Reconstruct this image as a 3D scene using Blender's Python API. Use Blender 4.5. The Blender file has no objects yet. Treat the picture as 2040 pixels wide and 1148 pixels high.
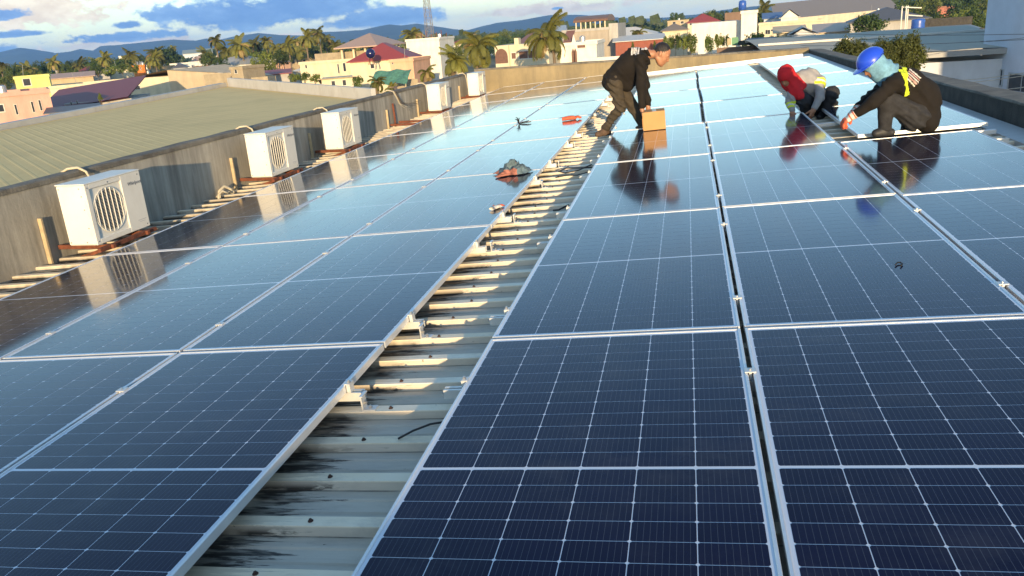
import bpy, math, random
import numpy as np
from mathutils import Matrix, Vector

# ------------------------------------------------------------------ scene, camera, world, sun
S = bpy.context.scene
COL = S.collection
R = math.radians
# calibrated camera (world: Z up, Y away along the panel columns, X right)
F_PX = 1576.96
RC = np.array([[0.97706, 0.20381, -0.07096], [-0.00270, -0.31566, -0.94887], [-0.21285, 0.92666, -0.30767]])
CW = np.array([0.9029, -3.3770, 1.3700])
# roof frame -> world (roof falls gently to the left)
RM3 = np.array([[0.99841, 0.0, -0.05630], [-0.00051, 0.99996, -0.00912], [0.05630, 0.00914, 0.99837]])
_q, _r = np.linalg.qr(RC.T); _q = _q * np.sign(np.diag(_r)); RC = _q.T
_q, _r = np.linalg.qr(RM3); RM3 = _q * np.sign(np.diag(_r))
cam_d = bpy.data.cameras.new('camera'); cam = bpy.data.objects.new('camera', cam_d); COL.objects.link(cam)
cam_d.sensor_width = 36.0; cam_d.lens = F_PX / 2040 * 36.0
cam_d.clip_start = 0.05; cam_d.clip_end = 30000
cm = Matrix.Identity(4)
for i in range(3):
    cm[i][0], cm[i][1], cm[i][2], cm[i][3] = RC[0][i], -RC[1][i], -RC[2][i], CW[i]
cam.matrix_world = cm
S.camera = cam

SUN_EL, SUN_AZ = 7.0, 15.0            # sun behind the camera, a little to the right
world = bpy.data.worlds.new('World'); S.world = world; world.use_nodes = True
sun_d = bpy.data.lights.new('sun', 'SUN'); sun = bpy.data.objects.new('sun', sun_d); COL.objects.link(sun)
sun_d.energy = 2.9; sun_d.angle = R(0.53); sun_d.color = (1.0, 0.74, 0.42)
to_sun = Vector((math.sin(R(SUN_AZ)) * math.cos(R(SUN_EL)), -math.cos(R(SUN_AZ)) * math.cos(R(SUN_EL)), math.sin(R(SUN_EL))))
sun.rotation_euler = to_sun.to_track_quat('Z', 'Y').to_euler()
S.view_settings.view_transform = 'Standard'; S.view_settings.look = 'None'
S.view_settings.gamma = 1.0; S.view_settings.use_curve_mapping = False
S.view_settings.exposure = 1.36

def build_world():
    nt = world.node_tree; nt.nodes.clear(); N = nt.nodes.new; L = nt.links.new
    out = N('ShaderNodeOutputWorld'); bg = N('ShaderNodeBackground'); L(bg.outputs[0], out.inputs[0])
    bg.inputs[1].default_value = 0.15
    sky = N('ShaderNodeTexSky'); sky.sky_type = 'NISHITA'; sky.sun_disc = False
    sky.sun_elevation = R(SUN_EL); sky.sun_rotation = R(180 - SUN_AZ)
    sky.air_density = 1.0; sky.dust_density = 0.4; sky.ozone_density = 2.2
    def M(op, a, c=0.0):
        n = N('ShaderNodeMath'); n.operation = op
        for i, q in enumerate((a, c)):
            if isinstance(q, (int, float)): n.inputs[i].default_value = q
            else: L(q, n.inputs[i])
        return n.outputs[0]
    def ramp(x, a, c, lo=0.0, hi=1.0, smooth=True):
        n = N('ShaderNodeMapRange'); n.interpolation_type = 'SMOOTHSTEP' if smooth else 'LINEAR'
        for i, q in enumerate((a, c, lo, hi)): n.inputs[i + 1].default_value = q
        L(x, n.inputs[0]); return n.outputs[0]
    def mix(f, a, c):
        n = N('ShaderNodeMix'); n.data_type = 'RGBA'; L(f, n.inputs[0])
        for i, q in ((6, a), (7, c)):
            if isinstance(q, tuple): n.inputs[i].default_value = (*q, 1)
            else: L(q, n.inputs[i])
        return n.outputs[2]
    tc = N('ShaderNodeTexCoord'); sp = N('ShaderNodeSeparateXYZ'); L(tc.outputs['Generated'], sp.inputs[0])
    az = M('MULTIPLY', M('ARCTAN2', sp.outputs[0], sp.outputs[1]), 180 / math.pi)
    el = M('MULTIPLY', M('ARCSINE', sp.outputs[2]), 180 / math.pi)
    def noise(sc, kz, detail=8, rough=.6, off=0.0):
        mp = N('ShaderNodeMapping'); mp.inputs['Scale'].default_value = (1, 1, kz); mp.inputs['Location'].default_value = (off, off * .7, 0); L(tc.outputs['Generated'], mp.inputs[0])
        n = N('ShaderNodeTexNoise'); n.inputs['Scale'].default_value = sc; n.inputs['Detail'].default_value = detail; n.inputs['Roughness'].default_value = rough
        L(mp.outputs[0], n.inputs[0]); return n.outputs['Fac']
    big = noise(2.2, 2.2, 6); fine = noise(9.0, 3.0, 9, .62, 3.1); puff = noise(24.0, 2.2, 6, .6, 7.7)
    puff2 = noise(70.0, 1.7, 6, .62, 1.7)
    dens = M('ADD', M('ADD', M('MULTIPLY', M('SUBTRACT', fine, .5), 1.2), M('MULTIPLY', M('SUBTRACT', puff, .5), 1.9)), M('MULTIPLY', M('SUBTRACT', puff2, .5), 1.7))
    col = sky.outputs[0]
    # thin bright veil near the horizon and broken cream cloud all round
    veil = M('MULTIPLY', ramp(el, 5.0, 0.2), ramp(M('ADD', M('MULTIPLY', big, .5), M('MULTIPLY', fine, .5)), .36, .62, .35, .92))
    col = mix(veil, col, (1.95, 2.6, 3.05))
    cum = ramp(M('ADD', M('ADD', M('MULTIPLY', big, .55), M('MULTIPLY', fine, .45)), M('MULTIPLY', M('SUBTRACT', puff, .5), .12)), .50, .62)
    cum = M('MULTIPLY', cum, ramp(el, 28, 5, .02, .45))
    col = mix(cum, col, mix(ramp(fine, .42, .6), (.8, 1.45, 2.4), (2.0, 2.4, 2.7)))
    def blob(a, e, w, h, k=1.0):
        u = M('DIVIDE', M('SUBTRACT', az, a), w); v = M('DIVIDE', M('SUBTRACT', el, e), h)
        # flat-bottomed: stretch the lower half
        v = M('MULTIPLY', v, ramp(v, -.2, .0, 1.6, 1.0))
        d = M('SQRT', M('ADD', M('MULTIPLY', u, u), M('MULTIPLY', v, v)))
        return M('SUBTRACT', M('MULTIPLY', dens, k), d)
    def mx(*b):
        r = b[0]
        for q in b[1:]: r = M('MAXIMUM', r, q)
        return r
    # cream lit banks, then the blue shaded cumulus in front of them
    lit = mx(blob(-42, 3.0, 5.5, 1.8), blob(-36.5, .95, 5.5, .5), blob(-29, .75, 6, .30), blob(-9, 1.2, 6, .55), blob(0, 1.5, 5, .6), blob(8, 1.4, 6, .7))
    col = mix(ramp(lit, -.98, -.55, 0, .95), col, mix(ramp(puff, .40, .62), (2.9, 2.45, 1.95), (3.5, 3.15, 2.5)))
    dark = mx(blob(-29.5, 2.1, 6.0, 1.6, .62), blob(-25, 2.5, 5.4, 2.0, .5), blob(-20.5, 1.4, 5.0, .95, .6), blob(-33, 2.5, 3.5, .7), blob(-43.2, 3.0, 2.2, .5, .8), blob(-36.5, 1.35, 4.5, .42), blob(-36.4, 2.05, 1.2, .38, .7), blob(-42.6, 1.9, 2.6, .28, .6), blob(-43.8, 1.0, 1.3, .5, .7), blob(-8.6, 1.25, .5, .13, .5))
    shade = mix(M('MULTIPLY', ramp(M('ADD', M('MULTIPLY', fine, .5), M('MULTIPLY', puff, .5)), .40, .62), ramp(dark, .1, -.7, .35, 1.0)), (.42, .95, 2.1), (.95, 1.65, 2.75))
    col = mix(ramp(dark, -1.0, -.58, 0, .96), col, shade)
    L(col, bg.inputs[0])
build_world()

# ------------------------------------------------------------------ helpers
def ray(px, py):
    return RC.T @ np.array([(px - 1020) / F_PX, (py - 574) / F_PX, 1.0])
def at(px, py, Y):                    # point seen at a photo position, at depth Y
    d = ray(px, py); return CW + d * ((Y - CW[1]) / d[1])
def atx(px, py, X):
    d = ray(px, py); return CW + d * ((X - CW[0]) / d[0])
def rp(x, y, z=0.0):                  # roof frame -> world
    return RM3 @ np.array([x, y, z], float)
RM4 = Matrix([[*RM3[0], 0], [*RM3[1], 0], [*RM3[2], 0], [0, 0, 0, 1]])
def roof_mat(x, y, z=0.0, rz=0.0):
    return RM4 @ Matrix.Translation((x, y, z)) @ Matrix.Rotation(rz, 4, 'Z')

def tag(o, label=None, cat=None, group=None, kind=None):
    if label: o['label'] = label
    if cat: o['category'] = cat
    if group: o['group'] = group
    if kind: o['kind'] = kind
    return o
def empty(name, loc=(0, 0, 0), rz=0.0, mw=None):
    o = bpy.data.objects.new(name, None); COL.objects.link(o); o.empty_display_size = 0.1
    if mw is not None: o.matrix_world = mw
    else: o.location = [float(v) for v in loc]; o.rotation_euler = (0, 0, rz)
    return o
def copy_tree(o, parent=None):
    c = o.copy(); COL.objects.link(c); c.parent = parent
    for ch in o.children: copy_tree(ch, c)
    return c

class MB:
    def __init__(self): self.v = []; self.f = []; self.m = []; self.mi = 0
    def add(self, vs, fs):
        n = len(self.v); self.v += [tuple(float(c) for c in p) for p in vs]
        self.f += [tuple(i + n for i in f) for f in fs]; self.m += [self.mi] * len(fs); return self
    def box(self, x0, x1, y0, y1, z0, z1):
        return self.add([(x0, y0, z0), (x1, y0, z0), (x1, y1, z0), (x0, y1, z0), (x0, y0, z1), (x1, y0, z1), (x1, y1, z1), (x0, y1, z1)],
                        [(0, 3, 2, 1), (4, 5, 6, 7), (0, 1, 5, 4), (1, 2, 6, 5), (2, 3, 7, 6), (3, 0, 4, 7)])
    def bbox(self, x0, x1, y0, y1, z0, z1, b=0.01):          # bevelled box
        X = [(x0, x0 + b), (x1, x1 - b)]; Y = [(y0, y0 + b), (y1, y1 - b)]; Z = [(z0, z0 + b), (z1, z1 - b)]
        vs = []; ix = {}
        for i in (0, 1):
            for j in (0, 1):
                for k in (0, 1):
                    for a, p in enumerate(((X[i][0], Y[j][1], Z[k][1]), (X[i][1], Y[j][0], Z[k][1]), (X[i][1], Y[j][1], Z[k][0]))):
                        ix[i, j, k, a] = len(vs); vs.append(p)
        fs = []
        for s in (0, 1):
            q = [ix[s, 0, 0, 0], ix[s, 1, 0, 0], ix[s, 1, 1, 0], ix[s, 0, 1, 0]]; fs.append(q if s else q[::-1])
            q = [ix[0, s, 0, 1], ix[1, s, 0, 1], ix[1, s, 1, 1], ix[0, s, 1, 1]]; fs.append(q if not s else q[::-1])
            q = [ix[0, 0, s, 2], ix[1, 0, s, 2], ix[1, 1, s, 2], ix[0, 1, s, 2]]; fs.append(q if s else q[::-1])
        for s in (0, 1):
            for t in (0, 1):
                q = [ix[0, s, t, 1], ix[1, s, t, 1], ix[1, s, t, 2], ix[0, s, t, 2]]; fs.append(q if s == t else q[::-1])
                q = [ix[s, 0, t, 0], ix[s, 1, t, 0], ix[s, 1, t, 2], ix[s, 0, t, 2]]; fs.append(q if s != t else q[::-1])
                q = [ix[s, t, 0, 0], ix[s, t, 1, 0], ix[s, t, 1, 1], ix[s, t, 0, 1]]; fs.append(q if s == t else q[::-1])
        for i in (0, 1):
            for j in (0, 1):
                for k in (0, 1):
                    q = [ix[i, j, k, 0], ix[i, j, k, 1], ix[i, j, k, 2]]; fs.append(q if (i + j + k) % 2 == 1 else q[::-1])
        return self.add(vs, fs)
    def tube(self, pts, r, n=8, cap=True):
        pts = [Vector([float(c) for c in p]) for p in pts]; rr = r if isinstance(r, (list, tuple)) else [r] * len(pts)
        vs = []; fs = []; up = Vector((0, 0, 1)); prev = None
        for i, p in enumerate(pts):
            d = (pts[min(i + 1, len(pts) - 1)] - pts[max(i - 1, 0)]).normalized()
            a = prev if prev is not None else (up if abs(d.z) < .9 else Vector((1, 0, 0)))
            u = d.cross(a); u = u.normalized() if u.length > 1e-6 else d.orthogonal().normalized()
            w = u.cross(d).normalized(); prev = w
            for k in range(n):
                t = 2 * math.pi * k / n; vs.append(p + (u * math.cos(t) + w * math.sin(t)) * rr[i])
        for i in range(len(pts) - 1):
            for k in range(n):
                fs.append((i * n + k, i * n + (k + 1) % n, (i + 1) * n + (k + 1) % n, (i + 1) * n + k))
        if cap: fs.append(tuple(range(n))[::-1]); fs.append(tuple((len(pts) - 1) * n + k for k in range(n)))
        return self.add(vs, fs)
    def bar(self, a, b, w, h):
        a = Vector([float(c) for c in a]); b = Vector([float(c) for c in b]); d = (b - a).normalized()
        up = Vector((0, 0, 1)) if abs(d.z) < .95 else Vector((1, 0, 0))
        u = d.cross(up).normalized() * w / 2; v = u.cross(d).normalized() * h / 2
        vs = [a - u - v, a + u - v, a + u + v, a - u + v, b - u - v, b + u - v, b + u + v, b - u + v]
        return self.add(vs, [(0, 1, 2, 3), (7, 6, 5, 4), (4, 5, 1, 0), (5, 6, 2, 1), (6, 7, 3, 2), (7, 4, 0, 3)])
    def lathe(self, prof, n=20, c=(0, 0, 0)):
        vs = []; fs = []
        for r, z in prof:
            for k in range(n):
                t = 2 * math.pi * k / n; vs.append((c[0] + r * math.cos(t), c[1] + r * math.sin(t), c[2] + z))
        for i in range(len(prof) - 1):
            for k in range(n): fs.append((i * n + k, i * n + (k + 1) % n, (i + 1) * n + (k + 1) % n, (i + 1) * n + k))
        return self.add(vs, fs)
    def quad(self, *p): return self.add(p, [tuple(range(len(p)))])
    def mesh(self, name, mats, smooth=False):
        me = bpy.data.meshes.new(name); me.from_pydata(self.v, [], self.f); me.update()
        for m in (mats if isinstance(mats, (list, tuple)) else [mats]): me.materials.append(m)
        if any(self.m): me.polygons.foreach_set('material_index', self.m)
        if smooth: me.polygons.foreach_set('use_smooth', [True] * len(self.f))
        return me
    def build(self, name, mats, parent=None, smooth=False, mw=None, loc=None):
        return link(name, self.mesh(name, mats, smooth), parent, mw, loc)
def link(name, me, parent=None, mw=None, loc=None):
    o = bpy.data.objects.new(name, me); COL.objects.link(o)
    if parent is not None: o.parent = parent
    if mw is not None: o.matrix_world = mw
    if loc is not None: o.location = [float(v) for v in loc]
    return o

# ------------------------------------------------------------------ materials
MATS = {}
def mat(name, col, rough=.8, var=.12, scale=4.0, metal=0.0, bump=0.0, spec=.5, streak=0.0, dirt=None, dirt_amt=.5, dirt_scale=(1, 1, 1), bscale=60, coat=0.0, coords='Object'):
    m = bpy.data.materials.new(name); m.use_nodes = True; MATS[name] = m
    nt = m.node_tree; N = nt.nodes.new; L = nt.links.new; b = nt.nodes['Principled BSDF']
    b.inputs['Roughness'].default_value = rough; b.inputs['Metallic'].default_value = metal
    b.inputs['Specular IOR Level'].default_value = spec; b.inputs['Coat Weight'].default_value = coat
    tc = N('ShaderNodeTexCoord'); src = tc.outputs[coords]
    no = N('ShaderNodeTexNoise'); no.inputs['Scale'].default_value = scale; no.inputs['Detail'].default_value = 6; no.inputs['Roughness'].default_value = .65
    L(src, no.inputs['Vector'])
    mx = N('ShaderNodeMix'); mx.data_type = 'RGBA'
    c0 = [max(0, c * (1 - var)) for c in col[:3]]; c1 = [min(1, c * (1 + var)) for c in col[:3]]
    mx.inputs[6].default_value = (*c0, 1); mx.inputs[7].default_value = (*c1, 1)
    mr = N('ShaderNodeMapRange'); mr.inputs[1].default_value = .3; mr.inputs[2].default_value = .7
    L(no.outputs['Fac'], mr.inputs[0]); L(mr.outputs[0], mx.inputs[0]); cur = mx.outputs[2]
    if streak or dirt:
        mp = N('ShaderNodeMapping'); mp.inputs['Scale'].default_value = dirt_scale; L(src, mp.inputs['Vector'])
        n2 = N('ShaderNodeTexNoise'); n2.inputs['Scale'].default_value = 1.0; n2.inputs['Detail'].default_value = 8; n2.inputs['Roughness'].default_value = .7
        L(mp.outputs[0], n2.inputs['Vector'])
        r2 = N('ShaderNodeMapRange'); r2.inputs[1].default_value = .5 - .25 * streak if streak else .5; r2.inputs[2].default_value = .72
        r2.inputs[4].default_value = dirt_amt; L(n2.outputs['Fac'], r2.inputs[0])
        m2 = N('ShaderNodeMix'); m2.data_type = 'RGBA'; m2.inputs[7].default_value = (*(dirt or [c * .3 for c in col[:3]]), 1)
        L(r2.outputs[0], m2.inputs[0]); L(cur, m2.inputs[6]); cur = m2.outputs[2]
    L(cur, b.inputs['Base Color'])
    if bump:
        bn = N('ShaderNodeTexNoise'); bn.inputs['Scale'].default_value = bscale; bn.inputs['Detail'].default_value = 5; L(src, bn.inputs['Vector'])
        bp = N('ShaderNodeBump'); bp.inputs['Strength'].default_value = bump; bp.inputs['Distance'].default_value = .01
        L(bn.outputs['Fac'], bp.inputs['Height']); L(bp.outputs[0], b.inputs['Normal'])
    return m
ORD = ['first', 'second', 'third', 'fourth', 'fifth', 'sixth', 'seventh', 'eighth', 'ninth', 'tenth']
alu = mat('aluminium', (.74, .74, .74), rough=.42, var=.06, scale=8, metal=.55)
steel = mat('bolt_steel', (.55, .54, .52), rough=.35, var=.1, metal=.9)

# ------------------------------------------------------------------ the roof deck (setting)
DECK = -0.135
def deck_material():
    m = bpy.data.materials.new('roof_sheet'); m.use_nodes = True; nt = m.node_tree; N = nt.nodes.new; L = nt.links.new
    b = nt.nodes['Principled BSDF']; b.inputs['Roughness'].default_value = .55; b.inputs['Specular IOR Level'].default_value = .35
    tc = N('ShaderNodeTexCoord'); sp = N('ShaderNodeSeparateXYZ'); L(tc.outputs['Object'], sp.inputs[0])
    def noise(sc, mapping, detail=7, rough=.65):
        mp = N('ShaderNodeMapping'); mp.inputs['Scale'].default_value = mapping; L(tc.outputs['Object'], mp.inputs[0])
        n = N('ShaderNodeTexNoise'); n.inputs['Scale'].default_value = sc; n.inputs['Detail'].default_value = detail; n.inputs['Roughness'].default_value = rough
        L(mp.outputs[0], n.inputs[0]); return n.outputs['Fac']
    def math_(op, a, c=None, v=0.0):
        n = N('ShaderNodeMath'); n.operation = op
        for i, q in enumerate((a, c)):
            if q is None: n.inputs[i].default_value = v
            elif isinstance(q, (int, float)): n.inputs[i].default_value = q
            else: L(q, n.inputs[i])
        return n.outputs[0]
    def ramp(x, a, c, lo=0, hi=1):
        n = N('ShaderNodeMapRange'); n.inputs[1].default_value = a; n.inputs[2].default_value = c; n.inputs[3].default_value = lo; n.inputs[4].default_value = hi; L(x, n.inputs[0]); return n.outputs[0]
    def mix(f, a, c):
        n = N('ShaderNodeMix'); n.data_type = 'RGBA'; L(f, n.inputs[0])
        for i, q in ((6, a), (7, c)):
            if isinstance(q, tuple): n.inputs[i].default_value = (*q, 1)
            else: L(q, n.inputs[i])
        return n.outputs[2]
    grain = noise(1.0, (2.5, 22, 22)); big = noise(1.0, (.8, 1.5, 1))
    base = mix(ramp(grain, .3, .7), (.50, .43, .34), (.64, .57, .46))
    base = mix(ramp(big, .35, .65, 0, .55), base, (.66, .56, .40))
    top = ramp(sp.outputs[2], DECK + .028, DECK + .0335); base = mix(top, base, mix(ramp(big, .35, .6), (.84, .70, .48), (.93, .84, .66)))  # beige rib tops, brightened in colour to paint in light contrast
    blot = ramp(noise(1.0, (4, 9, 6), 9, .75), .50, .74, 0, .5); base = mix(blot, base, (.34, .30, .25))
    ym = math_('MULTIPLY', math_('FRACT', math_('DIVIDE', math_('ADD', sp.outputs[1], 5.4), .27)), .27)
    foot = math_('MAXIMUM', ramp(math_('ABSOLUTE', math_('SUBTRACT', ym, .2685)), .010, .002), ramp(math_('ABSOLUTE', math_('SUBTRACT', ym, .0715)), .007, .001)); foot = math_('MULTIPLY', foot, ramp(noise(1.0, (3, 1, 1), 6), .35, .6, .25, .9)); base = mix(foot, base, (.10, .085, .065))  # shade along the foot of each rib, painted as a dark line
    # mould growing out from under the left block, drawn along the sheet
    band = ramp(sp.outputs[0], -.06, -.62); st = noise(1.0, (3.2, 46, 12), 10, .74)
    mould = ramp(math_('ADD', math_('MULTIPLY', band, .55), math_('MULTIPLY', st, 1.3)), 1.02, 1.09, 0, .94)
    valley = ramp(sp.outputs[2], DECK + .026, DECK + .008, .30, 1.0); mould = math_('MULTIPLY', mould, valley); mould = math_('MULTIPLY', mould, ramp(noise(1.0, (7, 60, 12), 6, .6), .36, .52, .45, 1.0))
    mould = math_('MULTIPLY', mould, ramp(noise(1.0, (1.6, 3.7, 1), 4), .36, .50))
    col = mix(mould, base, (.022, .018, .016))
    spots = ramp(noise(1.0, (26, 40, 30), 3), .70, .76, 0, .8); col = mix(spots, col, (.10, .08, .06))
    L(col, b.inputs['Base Color'])
    bp = N('ShaderNodeBump'); bp.inputs['Strength'].default_value = .25; bp.inputs['Distance'].default_value = .004; L(grain, bp.inputs['Height']); L(bp.outputs[0], b.inputs['Normal'])
    return m
def build_deck():
    b = MB(); y0, y1, p = -5.4, 18.75, .27
    prof = []; y = y0
    while y < y1:
        for dy, z in ((0, 0), (.008, .034), (.062, .034), (.070, 0), (.125, 0), (.132, .005), (.142, .005), (.149, 0), (.198, 0), (.205, .005), (.215, .005), (.222, 0)):
            prof.append((y + dy, z))
        y += p
    vs = []
    xs = [-4.87, -2.0, 1.0, 4.0]
    for yy, z in prof:
        for x in xs: vs.append((x, yy, DECK + z))
    n = len(xs); fs = []
    for i in range(len(prof) - 1):
        for j in range(n - 1): fs.append((i * n + j, i * n + j + 1, (i + 1) * n + j + 1, (i + 1) * n + j))
    b.add(vs, fs)
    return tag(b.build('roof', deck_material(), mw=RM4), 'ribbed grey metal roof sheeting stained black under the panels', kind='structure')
deck = build_deck()

# ------------------------------------------------------------------ parapet walls (world frame)
conc_l = mat('stained_render', (.41, .38, .32), rough=.9, var=.18, scale=1.3, bump=.25, bscale=35, streak=.42, dirt=(.10, .09, .075), dirt_amt=.75, dirt_scale=(6, 6, .55))
conc_f = mat('ochre_render', (.27, .215, .125), rough=.9, var=.2, scale=1.1, bump=.25, bscale=35, streak=.35, dirt=(.13, .11, .08), dirt_amt=.75, dirt_scale=(4, 4, .6))
conc_d = mat('mossy_concrete', (.055, .050, .043), rough=.95, var=.4, scale=6, bump=.5, bscale=50, dirt=(.02, .02, .018), dirt_amt=.8, dirt_scale=(3, 3, 1))
coping = mat('weathered_coping', (.16, .145, .12), rough=.95, var=.35, scale=5, bump=.5, bscale=45, dirt=(.05, .045, .04), dirt_amt=.8, dirt_scale=(3, 3, 2))
TOP = .40
def parapet(name, label, x0, x1, y0, y1, m, zt=TOP, cap=.05, capw=.015, capm=None):
    e = empty(name, ((x0 + x1) / 2, (y0 + y1) / 2, -8.5))
    tag(e, label, 'wall')
    cx, cy = e.location.x, e.location.y
    b = MB(); b.box(x0 - cx, x1 - cx, y0 - cy, y1 - cy, 0.0, zt - cap + 8.5); b.build('wall', m, e)
    # uneven coping
    b = MB(); L_ = max(x1 - x0, y1 - y0); along_x = (x1 - x0) > (y1 - y0); n = max(2, int(L_ / .5)); rnd = random.Random(name)
    rows = []
    for i in range(n + 1):
        t = i / n; j = [rnd.uniform(-.006, .006) for _ in range(4)]
        z = zt + 8.5
        if along_x:
            x = (x0 - cx) + t * (x1 - x0); a, c = y0 - cy - capw, y1 - cy + capw
            rows.append([(x, a + j[0], z - cap), (x, a + j[0], z - .012 + j[1]), (x, a + .015, z + j[2]), (x, c - .015, z + j[3]), (x, c, z - .012), (x, c, z - cap)])
        else:
            y = (y0 - cy) + t * (y1 - y0); a, c = x0 - cx - capw, x1 - cx + capw
            rows.append([(a + j[0], y, z - cap), (a + j[0], y, z - .012 + j[1]), (a + .015, y, z + j[2]), (c - .015, y, z + j[3]), (c, y, z - .012), (c, y, z - cap)])
    vs = [p for r in rows for p in r]; fs = []
    for i in range(n):
        for k in range(6):
            q = (i * 6 + k, i * 6 + (k + 1) % 6, (i + 1) * 6 + (k + 1) % 6, (i + 1) * 6 + k); fs.append(q if not along_x else q[::-1])
    fs.append(tuple(range(6)) if not along_x else tuple(range(6))[::-1]); fs.append(tuple(n * 6 + k for k in range(6))[::-1] if not along_x else tuple(n * 6 + k for k in range(6)))
    b.add(vs, fs); b.build('coping', capm or coping, e)
    return e
WALLX = -4.85
parapet('parapet_wall', 'stained grey rendered parapet carrying the air conditioners', WALLX - .15, WALLX, -5.55, 18.85, conc_l, zt=.39)
parapet('parapet_wall', 'ochre rendered parapet across the far end of the roof', WALLX, 3.95, 18.70, 18.88, conc_f, zt=.45)
parapet('parapet_wall', 'dark mossy concrete parapet along the right roof edge', 3.95, 4.27, -5.4, 18.86, conc_d, zt=.40, cap=.02, capw=.004)
parapet('parapet_wall', 'grey parapet behind the photographer at the near roof end', WALLX, 3.95, -5.55, -5.4, conc_l, zt=.50)

# ------------------------------------------------------------------ solar panels
PW, PL, PH = 1.134, 2.278, .035
IX, IY = PW / 2 - .011, PL / 2 - .011
CPX, CPY, CGX, CGY, MID = .1813, .0920, .0030, .0026, .014
def glassy(name, cell=True, grid=False):
    m = bpy.data.materials.new(name); m.use_nodes = True; nt = m.node_tree; N = nt.nodes.new; L = nt.links.new
    b = nt.nodes['Principled BSDF']; b.inputs['Roughness'].default_value = .085; b.inputs['IOR'].default_value = 1.175; b.inputs['Coat Weight'].default_value = 1.0; b.inputs['Coat Roughness'].default_value = .075; b.inputs['Coat IOR'].default_value = 1.15
    tc = N('ShaderNodeTexCoord'); sp = N('ShaderNodeSeparateXYZ'); L(tc.outputs['Object'], sp.inputs[0])
    def M(op, a, c=0.0, d=None):
        n = N('ShaderNodeMath'); n.operation = op
        for i, q in enumerate((a, c) if d is None else (a, c, d)):
            if isinstance(q, (int, float)): n.inputs[i].default_value = q
            else: L(q, n.inputs[i])
        return n.outputs[0]
    def mix(f, a, c):
        n = N('ShaderNodeMix'); n.data_type = 'RGBA'
        if isinstance(f, (int, float)): n.inputs[0].default_value = f
        else: L(f, n.inputs[0])
        for i, q in ((6, a), (7, c)):
            if isinstance(q, tuple): n.inputs[i].default_value = (*q, 1)
            else: L(q, n.inputs[i])
        return n.outputs[2]
    white = (.70, .74, .80); navy = (.0042, .0036, .021); bus = (.075, .082, .105)
    oi = N('ShaderNodeObjectInfo'); geo = N('ShaderNodeNewGeometry')
    if cell or grid:
        x = sp.outputs[0]
        # ten thin wires along the cell
        fx = M('ABSOLUTE', M('SUBTRACT', M('FRACT', M('ADD', M('DIVIDE', x, CPX / 10), .5 if not grid else 0.0)), .5))
        wire = M('LESS_THAN', fx, .030)
        nz = N('ShaderNodeTexNoise'); nz.inputs['Scale'].default_value = 1.7; L(geo.outputs['Position'], nz.inputs[0])
        tint = M('ADD', M('MULTIPLY', oi.outputs['Random'], .5), M('MULTIPLY', nz.outputs['Fac'], .6))
        base = mix(tint, navy, (.0062, .0050, .030))
        col = mix(wire, base, bus)
        if grid:
            gx = M('ABSOLUTE', M('SUBTRACT', M('FRACT', M('ADD', M('DIVIDE', x, CPX), .0)), .5))     # 0.5 at a column line
            ay = M('SUBTRACT', M('ABSOLUTE', sp.outputs[1]), MID / 2)
            gy = M('ABSOLUTE', M('SUBTRACT', M('FRACT', M('DIVIDE', ay, CPY)), .5))
            lx = M('GREATER_THAN', gx, .5 - CGX / CPX / 2); ly = M('GREATER_THAN', gy, .5 - CGY / CPY / 2)
            # corner chamfers
            dx = M('MULTIPLY', M('SUBTRACT', .5, gx), CPX); dy = M('MULTIPLY', M('SUBTRACT', .5, gy), CPY)
            ch = M('LESS_THAN', M('ADD', dx, dy), .0085)
            mid = M('LESS_THAN', ay, 0.0); ex = M('GREATER_THAN', M('ABSOLUTE', x), 3 * CPX); ey = M('GREATER_THAN', ay, 12 * CPY)
            g = M('MAXIMUM', M('MAXIMUM', lx, ly), M('MAXIMUM', M('MAXIMUM', mid, ch), M('MAXIMUM', ex, ey)))
            col = mix(g, col, white)
    else:
        col = mix(0.0, white, white)
    # thin dust film and smears
    dn = N('ShaderNodeTexNoise'); dn.inputs['Scale'].default_value = 2.3; dn.inputs['Detail'].default_value = 8; L(geo.outputs['Position'], dn.inputs[0])
    d2 = N('ShaderNodeTexNoise'); d2.inputs['Scale'].default_value = 9.0; d2.inputs['Detail'].default_value = 10; d2.inputs['Roughness'].default_value = .75; L(geo.outputs['Position'], d2.inputs[0])
    dust = M('MULTIPLY', M('MAXIMUM', M('SUBTRACT', dn.outputs['Fac'], .44), 0.0), M('MAXIMUM', M('SUBTRACT', d2.outputs['Fac'], .40), 0.0))
    col = mix(M('MINIMUM', M('MULTIPLY', dust, 1.1), .05), col, (.36, .33, .29))
    L(col, b.inputs['Base Color'])
    rr = N('ShaderNodeMapRange'); rr.inputs[1].default_value = .3; rr.inputs[2].default_value = .7; rr.inputs[3].default_value = .10; rr.inputs[4].default_value = .16
    L(dn.outputs['Fac'], rr.inputs[0]); L(rr.outputs[0], b.inputs['Roughness'])
    return m
m_cell = glassy('cell_glass', True); m_back = glassy('white_backsheet', False); m_grid = glassy('cell_grid_glass', False, True)
def frame_mesh():
    b = MB(); x, y, i = PW / 2, PL / 2, .011
    for s in (-1, 1):   # long sides then short sides, butted
        b.bbox(min(s * x, s * (x - i)), max(s * x, s * (x - i)), -y, y, 0, PH, .0018)
        b.bbox(-x + i + .0002, x - i - .0002, min(s * y, s * (y - i)), max(s * y, s * (y - i)), 0, PH - .0003, .0018)
    return b.mesh('frame', alu)
def plate(x, y, z): return MB().add([(-x, -y, z), (x, -y, z), (x, y, z), (-x, y, z)], [(0, 1, 2, 3)])
ME_FRAME = frame_mesh()
def thin_box(x, y, z0, z1): return MB().box(-x, x, -y, y, z0, z1)
ME_BACK = thin_box(IX, IY, .026, .0310).mesh('backsheet', m_back)
ME_GLASS = thin_box(IX, IY, .026, .0314).mesh('glass', m_grid)
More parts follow.
